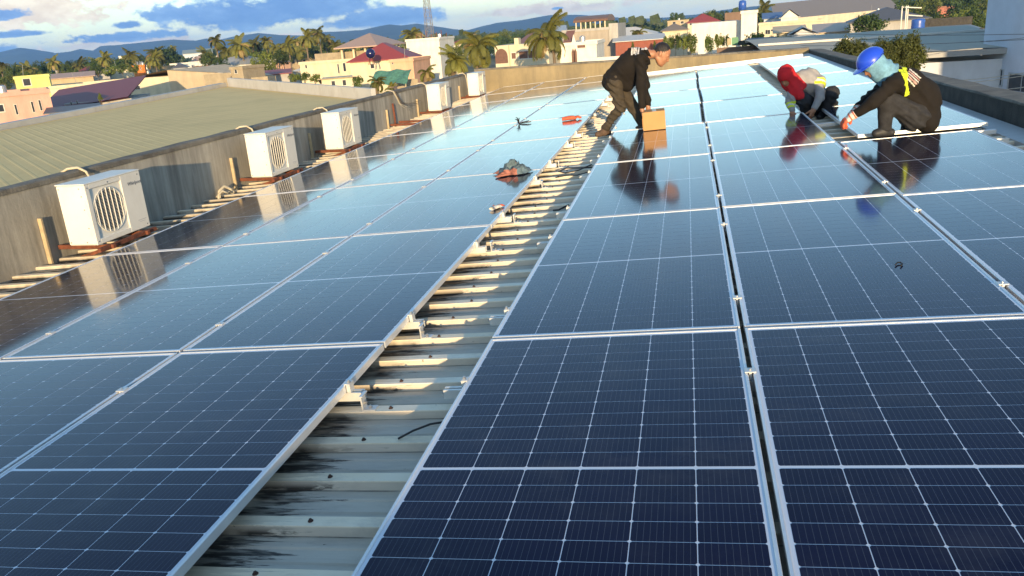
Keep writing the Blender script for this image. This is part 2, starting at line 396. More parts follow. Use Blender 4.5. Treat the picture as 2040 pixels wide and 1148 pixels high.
def cell_mesh():
    a, c, k = (CPX - CGX) / 2, (CPY - CGY) / 2, .0052
    o = [(-a + k, -c), (a - k, -c), (a, -c + k), (a, c - k), (a - k, c), (-a + k, c), (-a, c - k), (-a, -c + k)]
    return MB().add([(x, y, .0004) for x, y in o] + [(x, y, 0) for x, y in o], [tuple(range(8))] + [((i + 1) % 8, i, i + 8, (i + 1) % 8 + 8) for i in range(8)]).mesh('cell', m_cell)
ME_CELL = cell_mesh()
rndp = random.Random(5)
def panel(x, y, rz, label, cells):
    e = empty('solar_panel', mw=roof_mat(x, y, -PH + rndp.uniform(-.0015, .0015), rz))
    tag(e, label, 'solar panel', 'solar panels laid out in columns on the roof')
    link('frame', ME_FRAME, e)
    if cells:
        link('backsheet', ME_BACK, e)
        for j in range(24):
            yy = (MID / 2 + (j - 12 + .5) * CPY) if j >= 12 else -(MID / 2 + (11 - j + .5) * CPY)
            for i in range(6): link('cell', ME_CELL, e, loc=((i - 2.5) * CPX, yy, .0310))
    else:
        link('glass', ME_GLASS, e)
    return e
P = 2.30
COLS = [  # name, left x, first row, last row, row offset y
    ('column along the air conditioner wall', -3.985, 1, 8),
    ('middle column of the left block', -2.832, 0, 8),
    ('left-block column beside the bare strip', -1.679, 0, 8),
    ('right-block column beside the bare strip', 0.0, 0, 7),
    ('second column right of the bare strip', 1.152, 0, 7)]
for nm, x0, r0, r1 in COLS:
    for r in range(r0, r1 + 1):
        x = x0 + PW / 2; y = (r - 1) * P + P / 2; rz = rndp.uniform(-.0012, .0012)
        if x0 >= 0 and r >= 4: x += (-.028 if x0 == 0 else -.006) + .012 * ((r % 2) - .5); rz = R(.35) * (1 if r % 2 else -.6)
        k = r - r0
        where = 'nearest the camera' if k == 0 else ('farthest' if r == r1 else ORD[k] + ' from the camera')
        panel(x, y, rz, f'solar panel, {where} in the {nm}', r <= 2)
for k in range(2):
    panel(2.306 + PW / 2, k * 2.285 + 1.139 - .02, .0, f"dark blue solar panel by the mossy parapet, {'nearest' if k == 0 else 'just this side of'} the {'camera' if k == 0 else 'blue-helmeted worker'}", True)
for k in range(5):
    panel(2.525 + PW / 2, 4.86 + 1.139 + k * 2.29, R(-.3) * (k % 2), f"solar panel in the far parapet column behind the workers, {ORD[k]} from its near end", False)

# mounting rails, roof brackets, clamps
m_rail = mat('rail_aluminium', (.66, .66, .64), rough=.45, var=.1, scale=9, metal=.5)
def rail_mesh(x0, x1):
    b = MB(); zt = -PH - .002; z0 = zt - .04
    for (xa, xb) in ((x0, x1),):
        b.box(xa, xb, -.02, -.016, z0, zt); b.box(xa, xb, .016, .02, z0, zt); b.box(xa, xb, -.016, .016, z0, z0 + .004); b.box(xa, xb, -.0158, .0158, z0 + .018, z0 + .022)
        b.box(xa, xb, -.0158, -.006, zt - .004, zt - .0002); b.box(xa, xb, .006, .0158, zt - .004, zt - .0002)
    return b
ME_RL = rail_mesh(-4.05, -.475).mesh('rail', m_rail); ME_RR = rail_mesh(-.105, 3.60).mesh('rail', m_rail); ME_RD = rail_mesh(-.105, 2.325).mesh('rail', m_rail)
def bolt_mesh(r=.009, h=.012):
    b = MB(); b.lathe([(0, 0), (r, 0), (r, h * .6), (r * .55, h * .6), (r * .55, h), (0, h)], 6); return b.mesh('bolt', steel)
ME_BOLT = bolt_mesh()
def lfoot_mesh():
    b = MB(); zb = DECK + .034
    b.box(-.003, .003, -.022, .022, zb + .006, -PH + .001); b.box(-.003, .055, -.022, .022, zb, zb + .0058)
    b.box(-.0028, .012, -.03, .03, -PH + .0012, -PH + .0062)
    return b.mesh('plate', m_rail)
ME_FOOT = lfoot_mesh()
def clampm():
    b = MB(); b.bbox(-.022, .022, -.02, .02, .0008, .006, .0015); b.box(-.005, .005, -.018, .018, -.03, .0006); return b.mesh('clamp_body', m_rail)
ME_CLAMP = clampm()
def endclamp():
    b = MB(); b.box(-.018, -.001, -.02, .02, -.036, .0005); b.box(-.018, .009, -.0198, .0198, .0007, .0050); return b.mesh('clamp_body', m_rail)
ME_EC = endclamp()
ri = 0
for r in range(0, 9):
    for q, off in enumerate((.42, 1.86)):
        y = (r - 1) * P + off + rndp.uniform(-.05, .05)
        if y < -2.0: continue
        w = ORD[ri] if ri < 10 else ['eleventh', 'twelfth', 'thirteenth', 'fourteenth', 'fifteenth', 'sixteenth', 'seventeenth', 'eighteenth'][ri - 10]
        ri += 1
        e = link('mounting_rail', ME_RL, mw=roof_mat(0, y)); tag(e, f'aluminium rail under the left block, {w} from the camera', 'rail', 'rails under the left block')
        fy = (round((y + 5.4 - .035) / .27)) * .27 - 5.4 + .035
        e = empty('roof_bracket', mw=roof_mat(-.462, fy, 0)); tag(e, f'aluminium bracket on a roof rib beside the left block, {w} from the camera', 'bracket', 'brackets along the bare roof strip')
        link('plate', ME_FOOT, e); link('bolt', ME_BOLT, e, loc=(.028, 0, DECK + .040)); o = link('bolt', ME_BOLT, e, loc=(.004, 0, -.07)); o.rotation_euler = (0, R(90), 0)
        e = empty('end_clamp', mw=roof_mat(-.543, y, 0, math.pi)); tag(e, f'silver end clamp on the left block edge, {w} from the camera', 'clamp', 'end clamps on the left block edge')
        link('clamp_body', ME_EC, e); link('bolt', ME_BOLT, e, loc=(-.008, 0, .005))
        if r <= 7:
            e = link('mounting_rail', ME_RR if r in (1, 2) else ME_RD, mw=roof_mat(0, y)); tag(e, f'aluminium rail under the right block, {w} from the camera', 'rail', 'rails under the right block')
            e = empty('end_clamp', mw=roof_mat(-.002, y, 0)); tag(e, f'silver end clamp on the right block edge at the bare strip, {w} from the camera', 'clamp', 'end clamps on the right block edge')
            link('clamp_body', ME_EC, e); link('bolt', ME_BOLT, e, loc=(-.008, 0, .005))
            o = link('rail_bolt', ME_BOLT, e, loc=(-.103, 0, -.057)); o.rotation_euler = (0, R(-90), 0)
        for xx, nm, rmax in ((-2.842, 'left seam of the left block', 8), (-1.689, 'right seam of the left block', 8), (1.143, 'dark gap in the right block', 7), (2.296, 'seam beside the parapet column', 2)):
            if r > rmax or (xx > 2 and r == 0): continue
            if xx == 1.143 and r >= 4: continue
            e = empty('mid_clamp', mw=roof_mat(xx, y, 0)); tag(e, f'small silver clamp on the {nm}, {w} from the camera', 'clamp', 'clamps along the panel seams')
            link('clamp_body', ME_CLAMP, e); link('bolt', ME_BOLT, e, loc=(0, 0, .004)).scale = (.6, .6, .6)
# end rails lying open on the far edge
tag(MB().bbox(-.35, 3.62, -.03, .03, -.07, .012, .004).build('end_rail', alu, mw=roof_mat(0, 17.25)), 'long bare aluminium rail lying in front of the far parapet', 'rail')
tag(MB().bbox(2.40, 3.66, -.02, .02, -.075, -.035, .003).build('cross_rail', alu, mw=roof_mat(0, 4.66)), 'bare aluminium rail crossing under the blue-helmeted worker', 'rail')
tag(MB().bbox(2.30, 3.68, -.02, .02, -.08, -.04, .003).build('cross_rail', alu, mw=roof_mat(0, 6.12)), 'bare aluminium rail in the open gap before the red-hooded worker', 'rail')

flash_m = mat('zinc_flashing', (.50, .49, .47), rough=.5, var=.15, scale=3, metal=.2)
tag(MB().add([(3.70, -5.3, DECK + .045), (3.93, -5.3, DECK + .06), (3.93, 18.6, DECK + .06), (3.70, 18.6, DECK + .045), (3.70, -5.3, DECK + .005), (3.70, 18.6, DECK + .005)], [(0, 1, 2, 3), (4, 0, 3, 5)]).build('roof_flashing', flash_m, mw=RM4), 'zinc flashing between the ribbed roof and the mossy parapet', kind='structure')

# ------------------------------------------------------------------ air conditioners on the left wall
white_p = mat('ac_white_paint', (.72, .70, .64), rough=.45, var=.05, scale=3, dirt=(.45, .40, .30), dirt_amt=.35, dirt_scale=(3, 3, 1.2))
ac_dark = mat('fan_dark', (.02, .02, .022), rough=.7, var=.2)
ac_line = mat('badge_grey', (.10, .11, .13), rough=.5, var=.05)
rust = mat('rusty_iron', (.16, .05, .025), rough=.9, var=.45, scale=14, bump=.4, bscale=90, dirt=(.06, .025, .015), dirt_amt=.8, dirt_scale=(9, 9, 9))
tanp = mat('tan_painted_iron', (.42, .33, .20), rough=.85, var=.25, scale=9, bump=.2)
foam = mat('pipe_insulation', (.52, .46, .34), rough=.95, var=.25, scale=14, bump=.5, bscale=50)
black_p = mat('black_cable', (.012, .012, .013), rough=.5, var=.2)
AL, AD, AH = .76, .30, .55           # along the wall, depth, height
def text_mesh(body, size, mat_, shear=0.0, extrude=.0006):
    cu = bpy.data.curves.new('lettering', 'FONT'); cu.body = body; cu.size = size; cu.shear = shear; cu.extrude = extrude; cu.align_x = 'LEFT'
    o = bpy.data.objects.new('tmp_text', cu); COL.objects.link(o)
    me = bpy.data.meshes.new_from_object(o.evaluated_get(bpy.context.evaluated_depsgraph_get())); bpy.data.objects.remove(o); bpy.data.curves.remove(cu)
    me.materials.clear(); me.materials.append(mat_); return me
def make_ac():
    e = empty('air_conditioner')
    # casing, front face towards +x, with a square opening for the grille
    y0, y1, z0, z1 = .055, .475, .05, .505
    b = MB(); b.bbox(0, AD - .016, 0, AL, 0, AH, .012)
    xf0, xf1 = AD - .0158, AD
    b.bbox(xf0, xf1, 0.001, y0, .001, AH - .001, .004); b.bbox(xf0, xf1, y1, AL - .001, .001, AH - .001, .004)
    b.bbox(xf0, xf1 - .0005, y0 + .0002, y1 - .0002, .001, z0, .004); b.bbox(xf0, xf1 - .0005, y0 + .0002, y1 - .0002, z1, AH - .001, .004)
    b.build('casing', white_p, e)
    b = MB(); b.bbox(-.004, AD + .004, -.004, AL + .004, AH + .0005, AH + .012, .005); b.build('top_cover', white_p, e)
    cy, cz, rr = (y0 + y1) / 2, (z0 + z1) / 2, .205
    b = MB(); vs = [(xf0 + .003, cy + (rr - .012) * math.cos(t * math.pi / 18), cz + (rr - .012) * math.sin(t * math.pi / 18)) for t in range(36)]
    b.add(vs, [tuple(range(36))]); b.build('fan_opening', ac_dark, e)
    b = MB()
    for q in range(2):
        r0 = rr - q * .016
        b.tube([(xf0 + .008, cy + r0 * math.cos(t * math.pi / 20), cz + r0 * math.sin(t * math.pi / 20)) for t in range(41)], .004 if q == 0 else .0022, 6, False)
    b.build('grille_ring', white_p, e)
    for k in range(7):
        y = cy - .165 + k * .055; h = math.sqrt(max(.001, rr * rr - (y - cy) ** 2))
        MB().box(AD - .010, AD - .003, y - .0028, y + .0028, cz - h, cz + h).build('grille_bar', white_p, e)
    b = MB()
    for k in range(30):
        z = cz - rr + .012 + k * (2 * rr - .024) / 29; h = math.sqrt(max(.0005, rr * rr - (z - cz) ** 2))
        b.box(AD - .0122, AD - .0102, cy - h, cy + h, z - .0013, z + .0013)
    o = b.build('grille_wires', white_p, e); o['kind'] = 'stuff'
    for k in range(4): MB().box(AD - .009, AD - .002, cy + rr + .006 + k * .0075, cy + rr + .0085 + k * .0075, z0, z1).build('grille_bar', white_p, e)
    sc = MB().lathe([(0, .003), (.006, .002), (.006, 0)], 8).mesh('screw', ac_line)
    for (yy, zz) in ((.03, AH - .03), (.30, AH - .025), (.72, AH - .03), (.03, .03), (.72, .03)):
        o = link('screw', sc, e, loc=(AD + .0005, yy, zz)); o.rotation_euler = (0, R(90), 0)
    for (xx, zz) in ((.03, AH - .03), (.24, AH - .03), (.25, AH - .10), (.25, AH - .22), (.25, .16), (.03, .03), (.20, .03)):
        o = link('screw', sc, e, loc=(xx, -.0005, zz)); o.rotation_euler = (R(90), 0, 0)
    o = link('lettering', ME_LOGO, e, loc=(AD + .001, .555, AH - .115)); o.rotation_euler = (R(90), 0, R(90))
    o = link('small_lettering', ME_SMALL, e, loc=(AD + .001, .60, .085)); o.rotation_euler = (R(90), 0, R(90))
    for yy in (.1, .62): MB().box(.03, .27, yy, yy + .05, -.02, -.0005).build('foot', ac_line, e)
    return e
ME_LOGO = text_mesh('Whirlpool', .047, ac_line, .25)
b_ = MB(); b_.box(0, .12, 0, .006, 0, .001); b_.box(.02, .10, -.016, -.011, 0, .001); ME_SMALL = b_.mesh('small_lettering', mat('faint_print', (.5, .5, .5)))
AC_Y = [2.62, 5.88, 8.17, 13.5, 16.95]; AC_N = ['nearest the camera', 'second from the camera', 'in the middle of the row', 'second from the far corner', 'in the far wall corner']
AC_X = -4.60
def make_bracket():
    e = empty('wall_bracket')
    for y in (.12, .62):
        b = MB(); b.bbox(-.24, .36, y, y + .04, -.062, -.022, .003); b.build('arm', rust, e)
        b = MB(); b.bar((-.22, y + .02, -.20), (.27, y + .02, -.064), .03, .03); b.build('brace', rust, e)
    MB().bbox(.30, .335, -.02, .80, -.0605, -.0225, .003).build('cross_bar', rust, e)
    MB().bbox(-.245, -.205, -.034, -.008, -.21, .27, .003).build('upright', tanp, e)
    return e
acp = make_ac(); brp = make_bracket()
for i, y in enumerate(AC_Y):
    z = -.205 + .0045 * (y - 2.6)
    a = acp if i == 0 else copy_tree(acp); a.location = (AC_X, y, z)
    tag(a, 'white air conditioner outdoor unit on the stained wall, ' + AC_N[i], 'air conditioner', 'air conditioners along the left wall')
    b = brp if i == 0 else copy_tree(brp); b.location = (AC_X, y, z)
    tag(b, 'rusty iron bracket under the air conditioner ' + AC_N[i], 'bracket', 'rusty wall brackets')
    q = MB(); rn = random.Random(i)
    y_ = y + .56 + rn.uniform(-.06, .06)
    q.tube([(WALLX - .14, y_ - .05, .385), (WALLX - .08, y_ - .03, .415), (WALLX + .0, y_ + .01, .418), (WALLX + .05, y_ + .05, .37), (WALLX + .07, y_ + .08, .25), (WALLX + .08, y_ + .10, .02)], [.011, .012, .013, .012, .011, .011], 9)
    tag(q.build('insulated_pipe', foam, smooth=True), 'beige insulated pipe over the wall behind the unit ' + AC_N[i], 'pipe', 'insulated pipes')
# bare bracket, old pipe and hanging wires between the third and fourth units
b = copy_tree(brp); b.location = (AC_X + .02, 11.55, -.18); tag(b, 'empty rusty bracket below the hanging wires', 'bracket', 'rusty wall brackets')
e = empty('wire_bundle', (WALLX + .03, 11.75, .39)); tag(e, 'bundle of loose insulated wires hanging over the left wall', 'wires')
rn = random.Random(3)
for k in range(5):
    q = MB(); dy = k * .03
    q.tube([(-.15, .0 + dy * .3, .0), (-.02, .03 + dy * .3, .055), (.06, .12 + dy, .02), (.09, .22 + dy, -.12), (.10, .30 + dy * 1.6, -.24), (.14, .45 + dy * 3.2, -.33 + k * .012), (.2, .62 + dy * 6, -.40 + k * .03)], [.010, .011, .010, .008, .006, .005, .004], 7)
    q.build('wire', foam if k < 2 else mat('grey_wire%d' % k, (.12, .10, .08)), e, smooth=True)
q = MB().tube([(0, 0, .4), (.01, .01, .1), (.0, .02, -.05)], .022, 8); tag(q.build('vertical_pipe', rust, smooth=True, loc=(WALLX + .06, 11.86, -.22)), 'rusty vertical pipe on the wall under the hanging wires', 'pipe')
q = MB(); q.tube([(-.0, 0, -.02), (.0, .03, .12), (.03, .10, .17), (.07, .17, .12), (.10, .20, -.02)], .020, 8)
tag(q.build('pipe_elbow', foam, smooth=True, loc=(WALLX + .08, 5.35, -.38)), 'pale curved pipe end rising from the gutter before the second unit', 'pipe')
q = MB(); q.tube([(-.0, 0, -.02), (.0, .02, .10), (.03, .07, .14), (.07, .12, .10)], .014, 8)
tag(q.build('pipe_elbow', foam, smooth=True, loc=(WALLX + .15, 5.22, -.38)), 'thinner pale pipe end beside the curved pipe', 'pipe')

# ------------------------------------------------------------------ small things lying on the panels
card = mat('cardboard', (.47, .26, .105), rough=.85, var=.08, scale=6, bump=.1)
tape_m = mat('box_tape', (.50, .31, .14), rough=.3, var=.04)
e = empty('cardboard_box', mw=roof_mat(.385, 6.63, .001, R(3))); tag(e, 'brown cardboard box being set down by the bending worker', 'box')
bx, by, bz = .275, .28, .225
b = MB(); b.bbox(0, bx, 0, by, 0, bz, .004); b.build('carton', card, e)
MB().box(.008, bx - .006, -.004, -.0004, .172, bz - .004).build('flap', card, e)
MB().box(-.004, -.0005, -.003, .06, .02, .15).build('flap', card, e)
MB().box(bx * .45, bx * .63, -.001, by + .001, bz + .0005, bz + .0015).build('tape', tape_m, e)
MB().box(bx + .0005, bx + .0012, .02, .055, .15, .165).build('printed_mark', black_p, e)

def cloth_heap(name, label, x, y, w, d, h, mats, seed, mw=None):
    rn = random.Random(seed); n = 22; vs = []; fs = []; mi = []
    import mathutils
    for j in range(n + 1):
        for i in range(n + 1):
            u = i / n * 2 - 1; v = j / n * 2 - 1; r = max(abs(u), abs(v)); k = 1 + .18 * math.sin(5 * math.atan2(v, u) + seed)
            f1 = mathutils.noise.fractal(Vector((u * 2.3 + seed, v * 2.3, seed)), 1.0, 2.1, 5)
            f2 = abs(mathutils.noise.noise(Vector((u * 4 + seed * 2, v * 4, 1.3))))
            z = max(0, (1 - r ** 1.6)) * (.55 + .55 * f1 + .9 * f2 - .15)
            vs.append((u * w / 2 * k + .02 * f1, v * d / 2 * k + .02 * f2, max(.003, h * max(0, z) + .006 + .012 * abs(f1))))
    for j in range(n):
        for i in range(n):
            fs.append((j * (n + 1) + i, j * (n + 1) + i + 1, (j + 1) * (n + 1) + i + 1, (j + 1) * (n + 1) + i)); q = mathutils.noise.noise(Vector((i / n * 3 + seed, j / n * 1.2, 5.5))) + (i / n - .33) * 1.8
            mi.append(0 if q < 0 else 1)
    b = MB(); b.add(vs, fs); b.m = mi
    o = b.build(name, mats, smooth=True, mw=roof_mat(x, y, .0, .3)); tag(o, label, 'cloth'); return o
rag_red = mat('faded_red_cloth', (.34, .13, .09), rough=.95, var=.7, scale=22, bump=.4, bscale=140)
rag_blue = mat('grey_blue_cloth', (.11, .16, .18), rough=.95, var=.55, scale=14, bump=.4, bscale=140)
cloth_heap('cloth_heap', 'crumpled red and grey-blue jacket heaped on a left-block panel', -.81, 4.45, .34, .24, .13, [rag_red, rag_blue], 2)
glove_r = mat('orange_red_knit', (.62, .12, .06), rough=.95, var=.35, scale=40, bump=.4, bscale=200)
knit_w = mat('white_knit', (.66, .60, .52), rough=.95, var=.25, scale=60, bump=.4, bscale=200)
def lay_glove(label, x, y, rz, mats, s=1.0):
    e = empty('work_glove', mw=roof_mat(x, y, .0, rz)); tag(e, label, 'glove')
    b = MB(); n = 10
    sec = [(-.11, .045, .022), (-.07, .042, .024), (-.02, .05, .026), (.03, .052, .024), (.06, .045, .018)]
    vs = []; fs = []
    for x_, w_, h_ in sec:
        for k in range(n):
            t = 2 * math.pi * k / n; vs.append((x_ * s, w_ * s * math.cos(t) * (1 + .12 * math.sin(3 * t + x_ * 40)), h_ * s * (1 + math.sin(t)) * (1 + .25 * math.sin(5 * t))))
    for i in range(len(sec) - 1):
        for k in range(n): fs.append((i * n + k, i * n + (k + 1) % n, (i + 1) * n + (k + 1) % n, (i + 1) * n + k))
    fs += [tuple(range(n)), tuple((len(sec) - 1) * n + k for k in range(n))[::-1]]
    b.add(vs, fs); b.build('palm', mats[0], e, smooth=True)
    for k in range(4):
        yy = (-.033 + k * .022) * s; l = (.06, .075, .072, .055)[k] * s
        MB().tube([(.05 * s, yy, .02 * s), (.05 * s + l * .5, yy * 1.1, .03 * s), (.05 * s + l, yy * 1.3, .012 * s)], [.012 * s, .012 * s, .009 * s], 7).build('finger', mats[1], e, smooth=True)
    MB().tube([(-.01, .045 * s, .02), (.03 * s, .075 * s, .02), (.055 * s, .085 * s, .012)], [.014 * s, .012 * s, .009 * s], 7).build('thumb', mats[1], e, smooth=True)
    return e
lay_glove('orange-red knitted glove lying on a far left-block panel', -.80, 8.72, R(10), (glove_r, glove_r), 1.25)
lay_glove('small white and red glove lying near the left-block edge', -.625, 2.86, R(65), (knit_w, glove_r), .62)
e = empty('wire_knot', mw=roof_mat(-1.66, 8.95, .003)); tag(e, 'knot of black wire sticking up from a left-block seam', 'wire')
for k, (dx, dy, dz) in enumerate(((.02, .0, .09), (-.05, .02, .07), (.16, .02, .02), (-.03, -.02, .11), (.2, -.03, .004))):
    MB().tube([(0, 0, 0), (dx * .4, dy * .4, dz * .8), (dx, dy, dz * .8 + .01)], .008, 6).build('wire', black_p, e, smooth=True)
tag(MB().tube([(0, 0, .004), (.015, .03, .006), (.03, .035, .005), (.035, .01, .004), (.02, -.02, .004)], .004, 6).build('cable_tie', black_p, smooth=True, mw=roof_mat(1.93, .74, 0)), 'small black cable tie curled on a right-block panel', 'cable tie')
# loose black cables in the bare strip
def cable(pts, r, label):
    z = DECK + .04
    tag(MB().tube([rp(x, y, z + dz) for x, y, dz in pts], r, 7).build('cable', black_p, smooth=True), label, 'cable')
cable([(-.08, 4.95, .03), (-.2, 4.78, .012), (-.33, 4.72, .008), (-.42, 4.85, .008), (-.36, 5.0, .008), (-.22, 4.92, .012), (-.06, 4.78, .03)], .007, 'black cable loop on the bare strip behind the cloth heap')
cable([(-.04, 4.55, .03), (-.18, 4.52, .01), (-.3, 4.58, .006), (-.4, 4.52, .006)], .006, 'thin black cable crossing the bare strip before the loop')
cable([(-.02, -.72, .04), (-.09, -.72, .03), (-.16, -.74, .012), (-.21, -.78, .0)], .0045, 'short black cable end poking out beside the nearest right panel')
cable([(-.06, 3.05, .035), (-.14, 3.0, .01), (-.19, 3.03, .004)], .008, 'dark connector on the bare strip by the right block')
# self-drilling screws with rusty washers on the bare strip
scr = MB().lathe([(.010, 0), (.009, .003), (.005, .004), (.005, .009), (0, .010)], 8).mesh('roof_screw', mat('dark_rust', (.06, .03, .02), rough=.9, var=.4))
k = 0
for y in np.arange(-1.5, 7.0, .27):
    yy = round((y + 5.4 - .035) / .27) * .27 - 5.4 + .035
    o = link('roof_screw', scr, mw=roof_mat(-.36 + .03 * math.sin(y * 9), yy, DECK + .034)); k += 1
    tag(o, 'rusty roofing screw on a rib of the bare strip', 'screw', 'roofing screws on the bare strip')

# ------------------------------------------------------------------ ground and hills
GZ = -8.5
ground_m = mat('town_ground', (.10, .105, .055), rough=.95, var=.6, scale=.05, dirt=(.22, .19, .14), dirt_amt=.8, dirt_scale=(.02, .02, .02))
tag(MB().quad((-7900, -390, GZ), (7900, -390, GZ), (7900, 5650, GZ), (-7900, 5650, GZ)).build('ground', ground_m), 'flat town ground', kind='structure')
hill_m = mat('forested_hill', (.035, .055, .030), rough=1, var=.5, scale=.012)
import mathutils
def hills(prof, Y, name, label, depth=900):
    pts = []
    for i in range(len(prof) - 1):
        a, c = prof[i], prof[i + 1]
        n = max(1, int(abs(c[0] - a[0]) / 12))
        for k in range(n): t = k / n; pts.append((a[0] + (c[0] - a[0]) * t, a[1] + (c[1] - a[1]) * t))
    pts.append(prof[-1]); rows = []
    K = 9
    for px, py in pts:
        p = at(px, py, Y); h = max(2.0, p[2] - GZ); row = []
        for k in range(K):
            t = k / (K - 1) * 2 - 1; s = 1 - abs(t) ** 1.3
            yy = Y + t * depth; nz = mathutils.noise.fractal(Vector((p[0] * .0035, yy * .0035, 3.0)), 1, 2, 5)
            z = GZ - 2 + h * s * (1 if k == K // 2 else 1 + .25 * nz) + (2.0 if k == K // 2 else 0) + 3 * mathutils.noise.noise(Vector((px * .13, yy * .01, 0)))
            row.append((p[0] * yy / Y, yy, z))
        rows.append(row)
    vs = [q for r in rows for q in r]; fs = []
    for i in range(len(rows) - 1):
        for k in range(K - 1): fs.append((i * K + k, (i + 1) * K + k, (i + 1) * K + k + 1, i * K + k + 1))
    return tag(MB().add(vs, fs).build(name, hill_m, smooth=True), label, kind='structure')
hills([(-260, 150), (-100, 125), (0, 104), (40, 95), (70, 99), (110, 106), (140, 103), (160, 98), (185, 101), (200, 92), (240, 89), (290, 84), (345, 79), (390, 81), (410, 77), (440, 79), (470, 72), (515, 66), (560, 70), (600, 71), (640, 64), (690, 62), (720, 60), (740, 56), (775, 49), (800, 51), (830, 47), (850, 50), (880, 55), (940, 62), (990, 66)], 4200, 'hills', 'long blue mountain ridge behind the town on the left')
hills([(900, 70), (950, 55), (990, 46), (1040, 40), (1090, 31), (1120, 29), (1160, 30), (1200, 32), (1240, 36), (1290, 37), (1340, 34), (1400, 27), (1440, 20), (1500, 13), (1560, 6), (1640, -2), (1760, -9), (1900, -20), (2100, -36), (2300, -50)], 4600, 'hills', 'long low blue mountain beyond the coconut palms')

# ------------------------------------------------------------------ building kit
PAL = {}
def wallm(key, col, **k):
    if key not in PAL:
        a = dict(rough=.9, var=.10, scale=.6, streak=.3, dirt=[c * .55 for c in col], dirt_amt=.45, dirt_scale=(1.2, 1.2, .25), bump=.08, bscale=12); a.update(k)
        PAL[key] = mat(key, col, **a)
    return PAL[key]
cream = wallm('cream_wall', (.62, .54, .38)); white_w = wallm('white_wall', (.72, .69, .62)); pink_w = wallm('pink_wall', (.62, .34, .27)); lime_w = wallm('lime_wall', (.60, .58, .20))
orange_w = wallm('orange_wall', (.65, .20, .04)); tan_w = wallm('tan_wall', (.46, .36, .22)); block_w = wallm('block_wall', (.34, .28, .19), var=.25, dirt_amt=.6); grey_w = wallm('grey_wall', (.40, .38, .35))
salmon_w = wallm('salmon_wall', (.66, .38, .24)); pale_w = wallm('pale_blue_white_wall', (.56, .58, .62), dirt_amt=.25); redw = wallm('brick_red_wall', (.28, .09, .06)); brown_w = wallm('brown_wall', (.20, .13, .09))
def roofm(key, col, **k):
    if key not in PAL:
        a = dict(rough=.6, var=.15, scale=.8, streak=.2, dirt=[c * .5 for c in col], dirt_amt=.5, dirt_scale=(.8, .8, .8)); a.update(k); PAL[key] = mat(key, col, **a)
    return PAL[key]
maroon = roofm('maroon_roof', (.20, .05, .05)); red_r = roofm('red_roof', (.30, .055, .05)); olive = roofm('olive_roof', (.74, .56, .25), rough=.75, spec=.2, var=.08); greyr = roofm('grey_roof', (.34, .34, .33)); darkr = roofm('dark_slate_roof', (.10, .105, .12))
pinkr = roofm('pink_beige_roof', (.46, .31, .23)); brownr = roofm('brown_sheet_roof', (.36, .26, .17)); whiter = roofm('white_sheet_roof', (.62, .60, .55)); greenr = roofm('grey_green_roof', (.33, .36, .31)); bluer = roofm('blue_roof', (.10, .17, .32)); rustr = roofm('rusty_roof', (.28, .12, .07))
glass_d = mat('dark_window_glass', (.035, .04, .05), rough=.12, var=.3, scale=2); frame_w = mat('window_frame_white', (.6, .57, .5), rough=.6, var=.05)
wood_d = mat('brown_window', (.12, .05, .03), rough=.5, var=.3)

